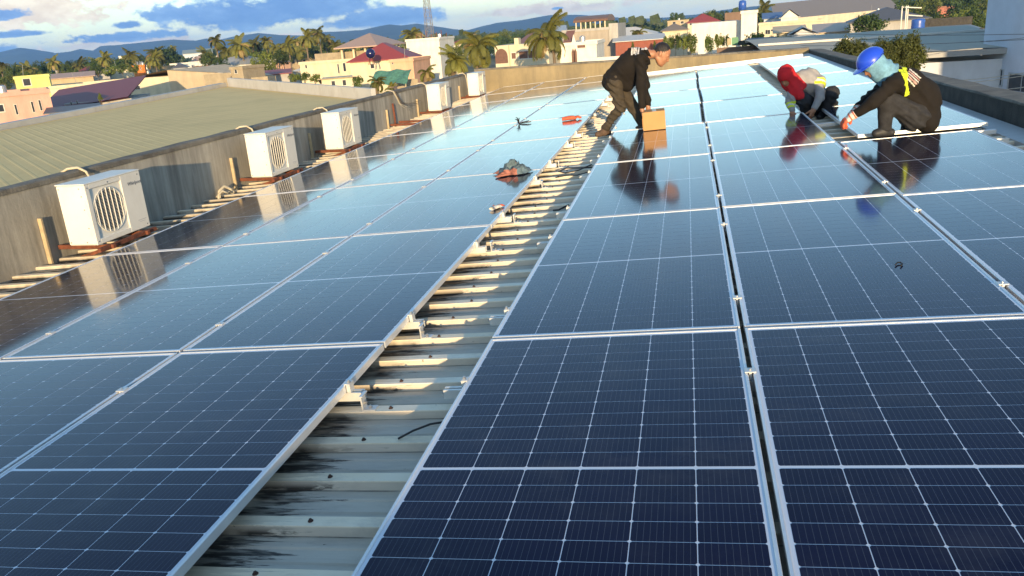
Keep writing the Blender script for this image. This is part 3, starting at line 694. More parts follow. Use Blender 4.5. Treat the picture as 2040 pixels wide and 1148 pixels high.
mat('galvanised_mast', (.25, .25, .25), rough=.6); mat('tank_steel', (.45, .46, .48), rough=.35, metal=.6)
K = 2.3                              # the town stands well back
def D_(Y): return float(CW[1] + (Y - CW[1]) * K)
def att(px, py, Y): return at(px, py, D_(Y))
def building(name, label, tl, trx, Y, depth, wall, roof=None, roofmat=None, yaw=None, windows=(), rh=1.6, over=.5, zb=GZ, cat='building', panem=None, posts=0):
    """front facade drawn from the photo position of its upper left corner to the column of its right edge, at depth Y"""
    Y = D_(Y); depth = depth * 1.15 if depth > 1 else depth; rh = rh * (Y - CW[1]) / F_PX
    O = at(tl[0], tl[1], Y)
    if yaw is None: yaw = -math.degrees(math.atan2(O[0] - CW[0], O[1] - CW[1])) * .9
    if roof == 'flat': O = O - np.array([0, 0, .42])
    u = np.array([math.cos(R(yaw)), math.sin(R(yaw)), 0.0]); nrm = np.array([u[1], -u[0], 0.0])
    def hit(px, py):
        d = ray(px, py); t = ((O - CW) @ nrm) / (d @ nrm); return CW + d * t
    w = (hit(trx, tl[1] - .075 * (trx - tl[0])) - O) @ u; h = O[2] - zb
    e = empty(name, (O[0], O[1], zb), R(yaw)); tag(e, label, cat)
    MB().box(0, w, 0, depth, 0, h).build('wall', wall, e)
    for q in windows:
        p0 = hit(q[0], q[1]); p1 = hit(q[2], q[3])
        x0, x1 = sorted((float((p0 - O) @ u), float((p1 - O) @ u))); z1, z0 = float(p0[2] - zb), float(p1[2] - zb)
        if z0 > z1: z0, z1 = z1, z0
        t = min(.12, .12 * (x1 - x0) + .02)
        f = MB(); f.box(x0 - t, x0, -.06, -.002, z0 - t, z1 + t); f.box(x1, x1 + t, -.06, -.002, z0 - t, z1 + t); f.box(x0, x1, -.058, -.002, z0 - t, z0); f.box(x0, x1, -.058, -.002, z1, z1 + t)
        if x1 - x0 > 1.2:
            nb = int((x1 - x0) / .9)
            for k in range(1, nb): xx = x0 + (x1 - x0) * k / nb; f.box(xx - .03, xx + .03, -.05, -.012, z0, z1)
        fo = f.build('window', frame_w, e); MB().box(x0, x1, -.01, -.001, z0, z1).build('pane', panem or glass_d, fo)
    rm = roofmat or wall
    if roof == 'flat':
        b = MB(); t = .22; b.box(-.15, w + .15, -.15, depth + .15, h + .001, h + .12)
        b.box(-.12, w + .12, -.12, -.12 + t, h + .121, h + .42); b.box(-.12, w + .12, depth + .12 - t, depth + .12, h + .121, h + .42); b.box(-.12, -.12 + t, .101, depth - .101, h + .121, h + .415); b.box(w + .12 - t, w + .12, .101, depth - .101, h + .121, h + .415)
        b.build('roof', rm, e)
        if depth > 4 and w > 2.5:
            rq = random.Random(label); MB().tube([(w * rq.uniform(.15, .4), depth * .5, h), (w * .3, depth * .5, h + rq.uniform(1.3, 2.6))], .035, 5).build('aerial', MATS['galvanised_mast'], e)
            if rq.random() < .5: MB().lathe([(0, h + .12), (.42, h + .12), (.42, h + .95), (.1, h + 1.12), (0, h + 1.12)], 12, (w * rq.uniform(.55, .85), depth * .6, 0)).build('roof_tank', MATS['tank_steel'], e)
    elif roof in ('hip', 'gable', 'gable_end'):
        o = over; r0 = h + .02; r1 = h + rh
        if roof == 'hip':
            if w >= depth: a, c = (depth / 2, depth / 2), (w - depth / 2, depth / 2)
            else: a, c = (w / 2, w / 2), (w / 2, depth - w / 2)
            vs = [(-o, -o, r0), (w + o, -o, r0), (w + o, depth + o, r0), (-o, depth + o, r0), (a[0], a[1], r1), (c[0], c[1], r1)]
            fs = [(0, 1, 5, 4), (1, 2, 5), (2, 3, 4, 5), (3, 0, 4)] if w >= depth else [(0, 1, 4), (1, 2, 5, 4), (2, 3, 5), (3, 0, 4, 5)]
        elif roof == 'gable':   # ridge runs along the facade
            vs = [(-o, -o, r0), (w + o, -o, r0), (w + o, depth + o, r0), (-o, depth + o, r0), (-o, depth / 2, r1), (w + o, depth / 2, r1)]; fs = [(0, 1, 5, 4), (2, 3, 4, 5)]
        else:
            vs = [(-o, -o, r0), (w + o, -o, r0), (w + o, depth + o, r0), (-o, depth + o, r0), (w / 2, -o, r1), (w / 2, depth + o, r1)]; fs = [(0, 4, 5, 3), (4, 1, 2, 5)]
        b = MB(); b.add(vs, fs); b.add([(x, y, z - .12) for x, y, z in vs], [f[::-1] for f in fs])
        for i in range(4):
            j = (i + 1) % 4; p, q = vs[i], vs[j]; b.quad((p[0], p[1], p[2] - .12), (q[0], q[1], q[2] - .12), q, p)
        b.build('roof', rm, e)
        if roof == 'gable':
            for xx in (0, w): MB().add([(xx, 0, h), (xx, depth, h), (xx, depth / 2, r1 - .14)], [(0, 1, 2)]).build('gable', wall, e)
        if roof == 'gable_end':
            for yy in (0, depth): MB().add([(0, yy, h), (w, yy, h), (w / 2, yy, r1 - .14)], [(0, 1, 2)]).build('gable', wall, e)
    elif roof == 'shed':
        b = MB(); o = over; b.add([(-o, -o, h + .05), (w + o, -o, h + .05), (w + o, depth + o, h + rh), (-o, depth + o, h + rh)], [(0, 1, 2, 3)]); b.add([(-o, -o, h - .05), (w + o, -o, h - .05), (w + o, depth + o, h + rh - .1), (-o, depth + o, h + rh - .1)], [(3, 2, 1, 0)])
        b.quad((-o, -o, h - .05), (w + o, -o, h - .05), (w + o, -o, h + .05), (-o, -o, h + .05)); b.quad((w + o, -o, h - .05), (w + o, depth + o, h + rh - .1), (w + o, depth + o, h + rh), (w + o, -o, h + .05)); b.build('roof', rm, e)
    return e, w, h

# --- the olive-roofed hall next door
def ribbed_quad(A, B, C, D, n, hgt, m, name, parent):
    """A-B and D-C are the two ends; ribs run from the A-D side to the B-C side"""
    A, B, C, D = [np.array(p, float) for p in (A, B, C, D)]; nrm = np.cross(B - A, D - A); nrm /= np.linalg.norm(nrm); nrm *= np.sign(nrm[2])
    vs = []; fs = []
    for k in range(n):
        for t, z in ((0, 0), (.06, 1), (.22, 1), (.28, 0)):
            s = (k + t) / n; vs += [tuple(A + (D - A) * s + nrm * z * hgt), tuple(B + (C - B) * s + nrm * z * hgt)]
    vs += [tuple(D), tuple(C)]
    for i in range(len(vs) // 2 - 1): fs.append((2 * i, 2 * i + 1, 2 * i + 3, 2 * i + 2))
    return MB().add(vs, fs).build(name, m, parent)
e = empty('neighbour_hall', (0, 0, 0)); tag(e, 'low hall with ribbed olive metal roof beyond the left wall', 'building')
A = (WALLX - .16, -9.5, .27); Bn = (WALLX - .16, 11.3, .30); Cn = (-11.2, 16.6, .50); D = (-11.2, -4.2, .02)
ribbed_quad(D, A, Bn, Cn, 110, .0016, olive, 'roof_sheet', e)
edge = np.array(Cn) - np.array(D); up = np.array([0, 0, 1.0])
def slab(p, q, h0, h1, off, th, name, m):
    p = np.array(p, float); q = np.array(q, float); d = q - p; d /= np.linalg.norm(d); n_ = np.cross(d, up); n_ /= np.linalg.norm(n_)
    b = MB(); P_ = [p + n_ * off, q + n_ * off, q + n_ * (off + th), p + n_ * (off + th)]
    b.add([tuple(x + up * h0) for x in P_] + [tuple(x + up * h1) for x in P_], [(0, 3, 2, 1), (4, 5, 6, 7), (0, 1, 5, 4), (1, 2, 6, 5), (2, 3, 7, 6), (3, 0, 4, 7)]); return b.build(name, m, e)
flash = mat('grey_flashing', (.44, .43, .41), rough=.6, var=.12, scale=1.5, dirt=(.25, .22, .18), dirt_amt=.5, dirt_scale=(3, 3, 1))
slab(D, Cn, -.05, .10, -.02, -.22, 'ridge_cap', flash); slab(Bn, Cn, -.05, .22, .02, .10, 'end_flashing', flash)
MB().add([tuple(np.array(D) + (-.2, 0, -8.8)), tuple(np.array(Cn) + (-.2, 0, -8.8)), tuple(np.array(Cn) + (-.2, 0, 0)), tuple(np.array(D) + (-.2, 0, 0))], [(0, 1, 2, 3)]).build('side_wall', grey_w, e)
p0, p1 = np.array(Bn) + (0.1, .1, 0), np.array(Cn) + (-.1, .2, 0); MB().quad(tuple(p0 - (0, 0, 9)), tuple(p1 - (0, 0, 9)), tuple(p1), tuple(p0)).build('end_wall', grey_w, e)
# lower far slope of the hall, light flashing beyond the ridge
q0, q1 = np.array(D) + (-.25, 0, .02), np.array(Cn) + (-.25, .1, .05)
MB().quad(tuple(q0), tuple(q1), tuple(q1 + (-2.2, .9, -.55)), tuple(q0 + (-2.2, .9, -.55))).build('far_slope', flash, e)

# --- left side of the town
B = building
e, w, h = B('pink_house', 'pink rendered house with three slit windows at the left edge', (-120, 196), 97, 26, 9, pink_w, 'flat', windows=[(28, 209, 37, 228), (61, 203, 70, 223), (76, 200, 85, 220), (-8, 210, 9, 222)], zb=GZ)
B('lime_house', 'lime yellow house wall behind the pink house', (27, 153), 96, 46, 4, lime_w, 'flat', windows=[(45, 158, 62, 170)])
e, w, h = B('maroon_roof_house', 'grey house with long maroon lean-to roof', (128, 207), 262, 33, 9, grey_w, None, yaw=24, windows=[(140, 204, 144, 210), (152, 201, 156, 208)])
b = MB(); b.add([(-3.2, -.8, h - .6), (w * .98, -.8, h + .25), (w * .9, 14, h + 2.3), (-4.5, 14, h + 1.3)], [(0, 1, 2, 3)]); b.add([(-3.2, -.8, h - .72), (w * .98, -.8, h + .13), (w * .9, 14, h + 2.18), (-4.5, 14, h + 1.18)], [(3, 2, 1, 0)]); b.build('roof', maroon, e)
B('blue_shed', 'low dark blue sheet roof beside the conical shrub', (98, 226), 190, 27, 4, darkr, 'shed', darkr, rh=8)
e, w, h = B('cream_long_building', 'long cream building with broad fascia and gable end', (98, 172), 250, 47, 10, cream, 'flat', cream)
e, w, h = B('cream_gable_house', 'plain cream gabled house standing just beyond the olive roof', (246, 158), 335, 44, 11, cream, None, yaw=0, windows=[(266, 172, 280, 178)])
MB().add([(-.3, -.3, h), (w, -.3, h + .9), (w + 9, 16, h - 1.5), (-.3, 16, h - 1.2), (w, 16, h + .9)], [(0, 1, 4, 3), (1, 2, 4)]).build('roof', wallm('cream_roof', (.60, .48, .32)), e)
MB().add([(w, 0, 0), (w + 8.9, 15.9, 0), (w + 8.9, 15.9, h - 1.55), (w, 0, h + .85)], [(0, 1, 2, 3)]).build('side_wall', wallm('cream_roof', (.6, .48, .32)), e)
B('orange_house', 'bright orange two-storey house', (263, 131), 287, 85, 6, orange_w, 'flat', windows=[(270, 135, 273, 141), (279, 134, 282, 140)])
B('beige_house', 'long beige house left of the orange house', (96, 158), 185, 62, 9, tan_w, 'gable', pinkr, rh=10)
B('grey_house', 'small grey concrete house left of the orange house', (184, 143), 216, 72, 7, grey_w, 'flat', windows=[(192, 147, 199, 152)])
B('cream_flat_house', 'cream flat-roofed house touching the orange house', (214, 140), 262, 76, 8, cream, 'flat', windows=[(222, 142, 228, 148), (236, 141, 244, 147)])
B('white_far_block', 'white far block above the palms on the left', (236, 112), 262, 170, 14, white_w, 'flat')
B('tan_house', 'tan house right of the orange house', (300, 134), 345, 92, 9, tan_w, 'flat')
B('blue_roof_house', 'house with dark blue-grey roof beside the tan house', (345, 136), 370, 84, 9, pale_w, 'hip', darkr, rh=9)
B('white_roof_house', 'white flat house with long pale roof right of the round tree', (338, 127), 412, 110, 10, white_w, 'flat', whiter)
B('red_house', 'brick red house wall under white roof', (382, 130), 416, 100, 8, redw, 'flat', whiter)
B('far_shed', 'long grey-green shed roof far behind the palms', (364, 108), 432, 210, 25, pale_w, 'gable', greenr, rh=8)
B('small_white_house', 'small white house below the far shed', (384, 118), 412, 140, 10, white_w, 'hip', pinkr, rh=6)
e, w, h = B('block_hut', 'bare concrete block hut with one dark window opening', (458, 134), 482, 46, 4.6, block_w, 'flat', windows=[(467, 138, 473, 146)], yaw=-8)
B('block_wall', 'bare concrete block boundary wall left of the hut', (405, 149), 458, 45, .25, block_w, None, cat='wall')
B('block_wall', 'bare concrete block boundary wall right of the hut', (500, 155), 533, 45, .25, block_w, None, cat='wall')
B('low_annex', 'low grey annex with red sheet roof right of the hut', (522, 150), 575, 52, 6, grey_w, 'shed', red_r, rh=7)
# --- pavilion house
e, w, h = B('pavilion_house', 'cream terrace house with hip-roofed pavilion on top', (596, 124), 706, 52, 9, cream, 'flat', cream, yaw=0, windows=[(608, 130, 612, 136), (672, 128, 677, 146), (683, 126, 690, 142)])
b = MB(); zz = h + .52
pw = att(665, 96, 52)[0] - e.location.x; pe = att(752, 90, 52)[0] - e.location.x; ph = att(700, 94, 52)[2] - GZ
for k, xx in enumerate(np.linspace(pw + .7, pe - .7, 4)):
    for yy in (1.5, 12): MB().box(xx - .16, xx + .16, yy - .16, yy + .16, h + .13, ph).build('column', cream, e)
cxm = (pw + pe) / 2; zt = att(707, 68, 55)[2] - GZ
vs = [(pw, -.2, ph), (pe, -.2, ph), (pe, 14, ph), (pw, 14, ph), (cxm, 6.9, zt)]
b = MB(); b.add(vs, [(0, 1, 4), (1, 2, 4), (2, 3, 4), (3, 0, 4)]); b.add([(x, y, z - .18 if i < 4 else z - .2) for i, (x, y, z) in enumerate(vs)], [(1, 0, 4), (2, 1, 4), (3, 2, 4), (0, 3, 4)])
for i in range(4): p, q = vs[i], vs[(i + 1) % 4]; b.quad((p[0], p[1], p[2] - .18), (q[0], q[1], q[2] - .18), q, p)
b.build('pavilion_roof', pinkr, e)
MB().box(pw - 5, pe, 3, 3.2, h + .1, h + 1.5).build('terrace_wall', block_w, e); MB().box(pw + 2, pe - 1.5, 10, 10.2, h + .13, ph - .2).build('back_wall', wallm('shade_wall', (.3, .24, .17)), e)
B('ramp_house', 'unfinished cream house with sloping concrete slab roof', (640, 158), 702, 40, 5, cream, 'shed', block_w, rh=-12, windows=[(660, 162, 668, 170), (682, 160, 690, 170)])
# --- red hip roof with tank
e, w, h = B('red_roof_house', 'cream house with red hip roof carrying a round blue tank', (697, 124), 812, 50, 11, cream, 'hip', red_r, rh=33, yaw=10, windows=[(738, 128, 746, 136)])
B('salmon_house', 'salmon pink house with small round vent right of the red roof', (776, 119), 822, 45, 7, salmon_w, 'flat', yaw=0, windows=[(781, 124, 784, 128)])
tank_b = mat('navy_tank', (.012, .014, .07), rough=.18, var=.1); tank_bl = mat('blue_tank_plastic', (.03, .09, .36), rough=.35, var=.12)
c = att(738, 107, 47); e = empty('water_tank', c); tag(e, 'glossy round navy water tank on the red roof', 'water tank')
b = MB(); b.lathe([(0.02, -.72), (.32, -.65), (.6, -.4), (.72, 0), (.6, .4), (.32, .65), (0.02, .72)], 20); b.build('tank', tank_b, e, smooth=True)
b = MB()
for dx in (-.35, .35): b.bar((dx, -.3, -1.6), (dx * .5, 0, -.4), .08, .08); b.bar((dx, .3, -1.6), (dx * .5, 0, -.4), .08, .08)
b.build('stand', rust, e)
c0, c1 = att(748, 142, 36), att(820, 138, 36)
e = empty('awning', c0); tag(e, 'torn green net awning in front of the salmon house', 'awning'); wv = c1[0] - c0[0]
vs = []; n = 10
for i in range(n + 1):
    for j in range(5): vs.append((wv * i / n, -j * .6, -j * .36 + .10 * math.sin(i * 1.3 + j) - (.25 * (i / n - .5) ** 2)))
MB().add(vs, [(i * 5 + j, (i + 1) * 5 + j, (i + 1) * 5 + j + 1, i * 5 + j + 1) for i in range(n) for j in range(4)]).build('net', mat('green_net', (.07, .19, .14), rough=.8, var=.35, scale=3), e)
b = MB()
for x in (0.1, wv * .5, wv - .1): b.bar((x, -2.3, -9), (x, -2.3, -1.5), .1, .1)
b.build('post', tan_w, e)
B('garden_wall', 'low stained wall beneath the green awning', (790, 160), 832, 37, .3, block_w, None, cat='wall')
# --- white block with lattice tower
e, w, h = B('white_block', 'tall plain white block with rooftop clutter below the lattice tower', (808, 79), 874, 62, 9, white_w, 'flat', white_w, yaw=0)
for k in range(7): MB().box(1.5 + k * 1.0, 1.6 + k * 1.0, 2, 2.1, h + .4, h + 1.1 + .3 * (k % 3)).build('rebar', rust, e)
B('white_annex', 'white lower annex right of the plain white block', (876, 92), 912, 66, 8, white_w, 'flat', windows=[(884, 104, 887, 110), (891, 103, 894, 109)])
MB_ = MB(); c = att(856, 68, 70); topz = att(839, -60, 70)
e = empty('lattice_tower', (c[0], c[1], c[2] - 1)); tag(e, 'grey steel lattice antenna tower', 'tower')
H = topz[2] - c[2] + 1; wb, wt = .75, .35
for (sx, sy) in ((-1, -1), (1, -1), (1, 1), (-1, 1)): MB().bar((sx * wb, sy * wb, 0), (sx * wt, sy * wt, H), .08, .08).build('leg', mat('galvanised', (.17, .16, .15), rough=.6) if 'galvanised' not in MATS else MATS['galvanised'], e)
b = MB(); n = 9
for k in range(n):
    t0, t1 = k / n, (k + 1) / n; w0 = wb + (wt - wb) * t0; w1 = wb + (wt - wb) * t1
    for s in (-1, 1):
        b.bar((-w0, s * w0, H * t0), (w1, s * w1, H * t1), .06, .06); b.bar((w0, s * w0, H * t0), (-w1, s * w1, H * t1), .06, .06); b.bar((s * w0, -w0, H * t0), (s * w1, w1, H * t1), .06, .06); b.bar((-w1, s * w1, H * t1), (w1, s * w1, H * t1), .06, .06)
o = b.build('bracing', MATS['galvanised'], e); o['kind'] = 'stuff'
for k in range(3): MB().box(-.75 + k * .6, -.5 + k * .6, -.5, -.35, H - 3.2, H - 1.2).build('antenna', frame_w, e)
# --- arched house and gothic gable house
e, w, h = B('arched_house', 'cream house with brown arched windows and maroon roof', (985, 92), 1092, 40, 8, cream, None, yaw=0, windows=[(1019, 106, 1028, 117), (1034, 104, 1070, 115)], panem=wood_d)
vs = [(w * .42, -.3, h - .9), (w + .2, -.3, h - .9), (w + .2, 7, h + .75), (w * .5, 7, h + .75)]
MB().add(vs, [(0, 1, 2, 3)]).build('roof', maroon, e); MB().add([(1.5, 5, h), (w * .42, 5, h), (w * .42, 14, h + 1.5), (2.5, 14, h + 1.5)], [(0, 1, 2, 3)]).build('roof', rustr, e)
x0 = att(986, 106, 40)[0] - e.location.x; x1 = att(1011, 104, 40)[0] - e.location.x; zc = att(998, 105, 40)[2] - GZ
b = MB(); rr = (x1 - x0) / 2; pts = [(x0 + rr + rr * math.cos(t * math.pi / 12), -.02, zc - .5 + .95 * math.sin(t * math.pi / 12)) for t in range(13)]
b.add(pts + [(x0, -.02, zc - 1.3), (x1, -.02, zc - 1.3)], [tuple(list(range(13))[::1] + [13, 14])]); b.build('arched_window', wood_d, e)
MB().box(w * .36, w * .44, .5, 2.0, h - .5, h + .75).build('chimney', cream, e)
MB().box(w * .265, w * .275, -.1, -.003, 0, h).build('downpipe', tan_w, e)
e, w, h = B('gothic_house', 'cream house with tall pointed white gable and brown arched windows', (1092, 88), 1188, 44, 9, white_w, 'flat', white_w, yaw=0, windows=[(1098, 101, 1103, 108), (1150, 86, 1166, 95)], panem=wood_d)
gx0, gx1 = att(1138, 92, 44)[0] - e.location.x, att(1149, 90, 44)[0] - e.location.x; gz = att(1143, 68, 44)[2] - GZ
MB().add([(gx0, -.1, 0), (gx1, -.1, 0), (gx1, -.1, h), ((gx0 + gx1) / 2, -.1, gz), (gx0, -.1, h)], [(0, 1, 2, 3, 4)]).build('pointed_gable', white_w, e)
for k in range(2):
    xx = gx0 + (gx1 - gx0) * (.3 + .4 * k); MB().add([(xx - .2, -.13, h - 2.4), (xx + .2, -.13, h - 2.4), (xx + .2, -.13, h - .8), (xx, -.13, h - .3), (xx - .2, -.13, h - .8)], [(0, 1, 2, 3, 4)]).build('pointed_window', wood_d, e)
rx0 = att(1120, 84, 44)[0] - e.location.x
MB().add([(rx0, 0.5, h + .4), (gx0, .5, h + .4), (gx0, 5, h + 1.9), (rx0, 5, h + 1.9)], [(0, 1, 2, 3)]).build('roof', rustr, e)
# --- grey hall with barrel roof
e, w, h = B('grey_hall', 'big plain grey-beige building with brown barrel roof', (1120, 61), 1212, 60, 12, wallm('grey_beige_wall', (.36, .31, .25)), 'flat', grey_w, yaw=0)
MB().box(w + .01, w + 1.6, .5, 20, 0, h + 1.0).build('stair_wall', grey_w, e)
bx0 = att(1147, 50, 62)[0] - e.location.x; bx1 = att(1214, 44, 62)[0] - e.location.x; vs = []
for i, x in enumerate((bx0, bx1)):
    for k in range(11): t = math.pi * k / 10; vs.append((x, 9 - 8 * math.cos(t), h + 1.55 + 1.1 * math.sin(t)))
MB().add(vs, [(k, k + 11, k + 12, k + 1) for k in range(10)] + [tuple(range(11)), tuple(range(11, 22))[::-1]]).build('barrel_roof', roofm('brown_thatch', (.22, .12, .07)), e)
for k in range(7): xx = bx0 + (bx1 - bx0) * (.08 + .14 * k); MB().box(xx - .1, xx + .1, 1.2, 1.4, h + .1, h + 1.7).build('post', cream, e)
MB().box(bx0 - 3.2, bx0 - 1.2, 1, 2.2, h + .1, h + 1.3).build('blue_box', bluer, e)
B('parapet_wall', 'pale low wall right behind the far parapet', (1160, 117), 1236, 24, .2, white_w, None, cat='wall')
# --- centre right
e, w, h = B('shop_row', 'dark red shop row under a long white sheet roof', (1226, 84), 1322, 58, 6, redw, 'shed', whiter, rh=9)
B('grey_roof_house', 'cream house with grey hip roof behind the hedge', (1320, 62), 1369, 78, 9, cream, 'hip', roofm('brown_grey_roof', (.20, .17, .14)), rh=12)
B('red_gable_house', 'cream house with red gabled roof', (1370, 46), 1432, 108, 12, cream, 'hip', red_r, rh=15, windows=[(1374, 47, 1379, 50)])
B('beige_terrace', 'beige terrace house left of the red gabled roof', (1330, 42), 1372, 120, 10, tan_w, 'flat', windows=[(1340, 44, 1346, 48), (1356, 43, 1362, 47)])
e, w, h = B('white_factory', 'large plain white wall with raised right end', (1378, 48), 1477, 56, 14, white_w, None)
B('white_stair_tower', 'raised white block at the right end of the white wall', (1477, 22), 1509, 55, 6, white_w, 'flat', white_w)
e, w, h = B('rooftop_shelter', 'bare concrete roof frame on the white wall', (1444, 26), 1476, 64, 4, brown_w, None)
c = att(1479, 20, 58); e = empty('water_tank', (c[0], c[1], c[2])); tag(e, 'upright blue water tank on top of the white block', 'water tank')
MB().lathe([(0, 0), (.6, 0), (.6, 1.2), (.45, 1.4), (.12, 1.5), (0, 1.5)], 16).build('tank', tank_bl, e, smooth=True)
e, w, h = B('concrete_post', 'short whitewashed concrete post right behind the far parapet', (1391, 68), 1404, 22, .2, white_w, None, cat='post')
B('planter_wall', 'low brown wall with green bin behind the far parapet', (1428, 96), 1500, 25, .3, brown_w, None, cat='wall')
B('green_bin', 'square green box on the low brown wall', (1458, 75), 1471, 25.5, .3, mat('green_plastic', (.10, .25, .13), rough=.6), None, cat='bin', zb=att(1458, 90, 25.5)[2])
B('brown_box', 'square tan box beside the green box', (1449, 77), 1457, 25.5, .3, tan_w, None, cat='box', zb=att(1449, 90, 25.5)[2])
B('lean_to', 'small lean-to roof beside the far right parapet corner', (1500, 88), 1536, 28, 2, brown_w, 'shed', darkr, rh=9)
# --- right side
e = empty('hangar', att(1530, 34, 150)); tag(e, 'huge brown sheet-roofed hangar', 'building'); o0 = np.array(e.location)
k0, k1, k2, k3 = att(1544, 40, 148) - o0, att(1535, 8, 168) - o0, att(1760, -14, 168) - o0, att(1792, 16, 148) - o0
MB().add([tuple(k0), tuple(k3), tuple(k2), tuple(k1)], [(0, 1, 2, 3)]).build('roof', brownr, e)
kl = att(1528, 42, 168) - o0
MB().add([tuple(k0), tuple(k1), tuple(k1 + np.array([-1, 40, -14])), tuple(kl), tuple(k0 - np.array([0, 0, 8]))], [(0, 1, 2, 3, 4)]).build('gable', pale_w, e)
MB().add([tuple(k0 - np.array([0, 0, 16])), tuple(k3 - np.array([0, 0, 16])), tuple(k3), tuple(k0)], [(0, 1, 2, 3)]).build('wall', wallm('cream_hall_wall', (.6, .52, .38)), e)
B('cream_flat_hall', 'long cream flat hall in front of the hangar', (1512, 47), 1640, 80, 10, cream, 'flat', cream, windows=[(1525, 60, 1529, 68), (1530, 60, 1534, 68), (1536, 59, 1541, 62)])
B('blue_gable', 'small white gable with striped louvres before the hangar', (1556, 36), 1590, 90, 6, white_w, 'gable_end', white_w, rh=14)
B('blue_roof_house', 'blue-grey roof left of the striped gable', (1522, 38), 1556, 95, 6, pale_w, 'shed', bluer, rh=10)
B('cream_annex', 'cream annex with dark window behind the roof corner', (1548, 66), 1600, 42, 5, cream, 'shed', wallm('cream_roof', (.6, .48, .32)), rh=10, windows=[(1556, 75, 1564, 85)])
B('pale_gable_house', 'pale grey gabled house behind the right roof corner', (1578, 70), 1622, 40, 8, pale_w, 'gable_end', greyr, rh=12)
e, w, h = B('peach_roof_hall', 'low hall with pale peach sheet roof', (1625, 66), 1790, 62, 16, cream, 'shed', roofm('peach_roof', (.52, .38, .28)), rh=12)
# curved grey-green roof hall: near wall from the tree to the pale building, roof swelling behind it
yn, yf = 40.0, 78.0
wl, wr = at(1600, 118, yn), at(1962, 97, yn); fl, fr = at(1600, 82, yf), at(1962, 66, yf)
e = empty('curved_roof_hall', (wl[0], yn, GZ)); tag(e, 'hall with broad curved grey-green roof and pale wall', 'building')
w = wr[0] - wl[0] + 1.0; hn = wr[2] - GZ; hf = fl[2] - GZ; vs = []; n = 12
for i in range(n + 1):
    t = i / n; z = hn + (hf - hn) * t + .75 * math.sin(math.pi * t)
    for j in range(9): x = -1.5 + (w + 1.5 + t * 8) * j / 8; vs.append((x, (yf - yn) * t, z + .035 * (j % 2)))
MB().add(vs, [(9 * i + j, 9 * i + j + 1, 9 * i + j + 10, 9 * i + j + 9) for i in range(n) for j in range(8)]).build('roof', roofm('grey_beige_sheet', (.50, .47, .39), rough=.9, spec=.1), e, smooth=True)
MB().box(-1.3, w, .15, yf - yn - .2, 0, min(hn, hf) - .12).build('wall', pale_w, e); MB().box(-1.6, w, -.12, .14, hn - .28, hn - .02).build('gutter', greyr, e)
for k in range(2): MB().bar((-1.4, (yf - yn) * (.25 + .3 * k), hn + (hf - hn) * (.25 + .3 * k) + .62), (w + 2, (yf - yn) * (.25 + .3 * k), hn + (hf - hn) * (.25 + .3 * k) + .62), .35, .12).build('roof_seam', whiter, e)
# flat dark slab roof with tank
e, w, h = B('slab_roof_building', 'flat grey roof with dark mossy parapet behind the curved roof', (1835, 66), 1962, 34, 8, grey_w, None)
MB().box(-.05, w + .2, -.1, .35, h - 1.2, h + .12).build('parapet', conc_d, e); MB().box(0, w, .36, 17.5, h + .0, h + .05).build('roof', greyr, e); MB().box(-.05, w + .2, 17.6, 18, h - .3, h + .9).build('parapet', conc_d, e)
c = att(1828, 60, 36); e = empty('water_tank', c); tag(e, 'blue cylindrical water tank on the flat grey roof', 'water tank')
MB().lathe([(0, 0), (.62, 0), (.64, .3), (.62, .6), (.64, .9), (.58, 1.05), (0, 1.1)], 18).build('tank', tank_bl, e, smooth=True)
b = MB()
for (dx, dy) in ((-1.6, 0), (-.9, .6), (-1.3, -.4)): b.bar((dx, dy, -.4), (dx, dy, 2.4), .1, .1)
b.bar((-1.6, 0, 2.3), (.2, 0, 2.1), .1, .1); b.bar((-.9, .6, 1.5), (.5, .6, 1.3), .1, .1); b.build('stand', frame_w, e)
B('dark_hip_house', 'house with dark slate hip roof behind the blue tank', (1694, 46), 1850, 58, 14, grey_w, 'hip', darkr, rh=22)
B('red_house', 'small brick red house among the trees at upper right', (1866, 14), 1902, 120, 8, wallm('soft_red_wall', (.42, .16, .11)), 'flat', rustr)
B('cream_porch', 'cream porch wall at the foot of the hangar', (1725, 24), 1765, 100, 6, cream, 'flat', cream)
# pale building at the right edge
O = at(1962, 60, 42)
e = empty('pale_building', (O[0], O[1], GZ)); e.rotation_euler = (0, 0, R(-80)); tag(e, 'tall pale blue-white building at the right edge', 'building')
ww = 32
def ph_(px, py):
    u = np.array([math.cos(R(-80)), math.sin(R(-80)), 0]); nn = np.array([u[1], -u[0], 0]); d = ray(px, py); t = ((O - CW) @ nn) / (d @ nn); p = CW + d * t; return float((p - O) @ u), float(p[2] - GZ)
wins = [((1962, 137), (1996, 170)), ((2012, 147), (2060, 186))]
rect = []
for a, c in wins:
    x0, z1 = ph_(*a); x1, z0 = ph_(*c); rect.append((x0 + .02, x1, z0, z1))
b = MB(); b.box(0, ww, .0, 12, 0, 16); b.build('wall', wallm('pale_blue_wall', (.56, .60, .70), dirt_amt=.12), e)
for x0, x1, z0, z1 in rect:
    f = MB(); f.box(x0 - .06, x0, -.06, -.002, z0 - .06, z1 + .06); f.box(x1, x1 + .06, -.06, -.002, z0 - .06, z1 + .06); f.box(x0, x1, -.058, -.002, z0 - .06, z0); f.box(x0, x1, -.058, -.002, z1, z1 + .06); f.box((x0 + x1) / 2 - .02, (x0 + x1) / 2 + .02, -.03, -.012, z0, z1)
    fo = f.build('window', mat('grey_frame', (.4, .42, .45)) if 'grey_frame' not in MATS else MATS['grey_frame'], e); MB().box(x0, x1, -.01, -.001, z0, z1).build('pane', glass_d, fo)
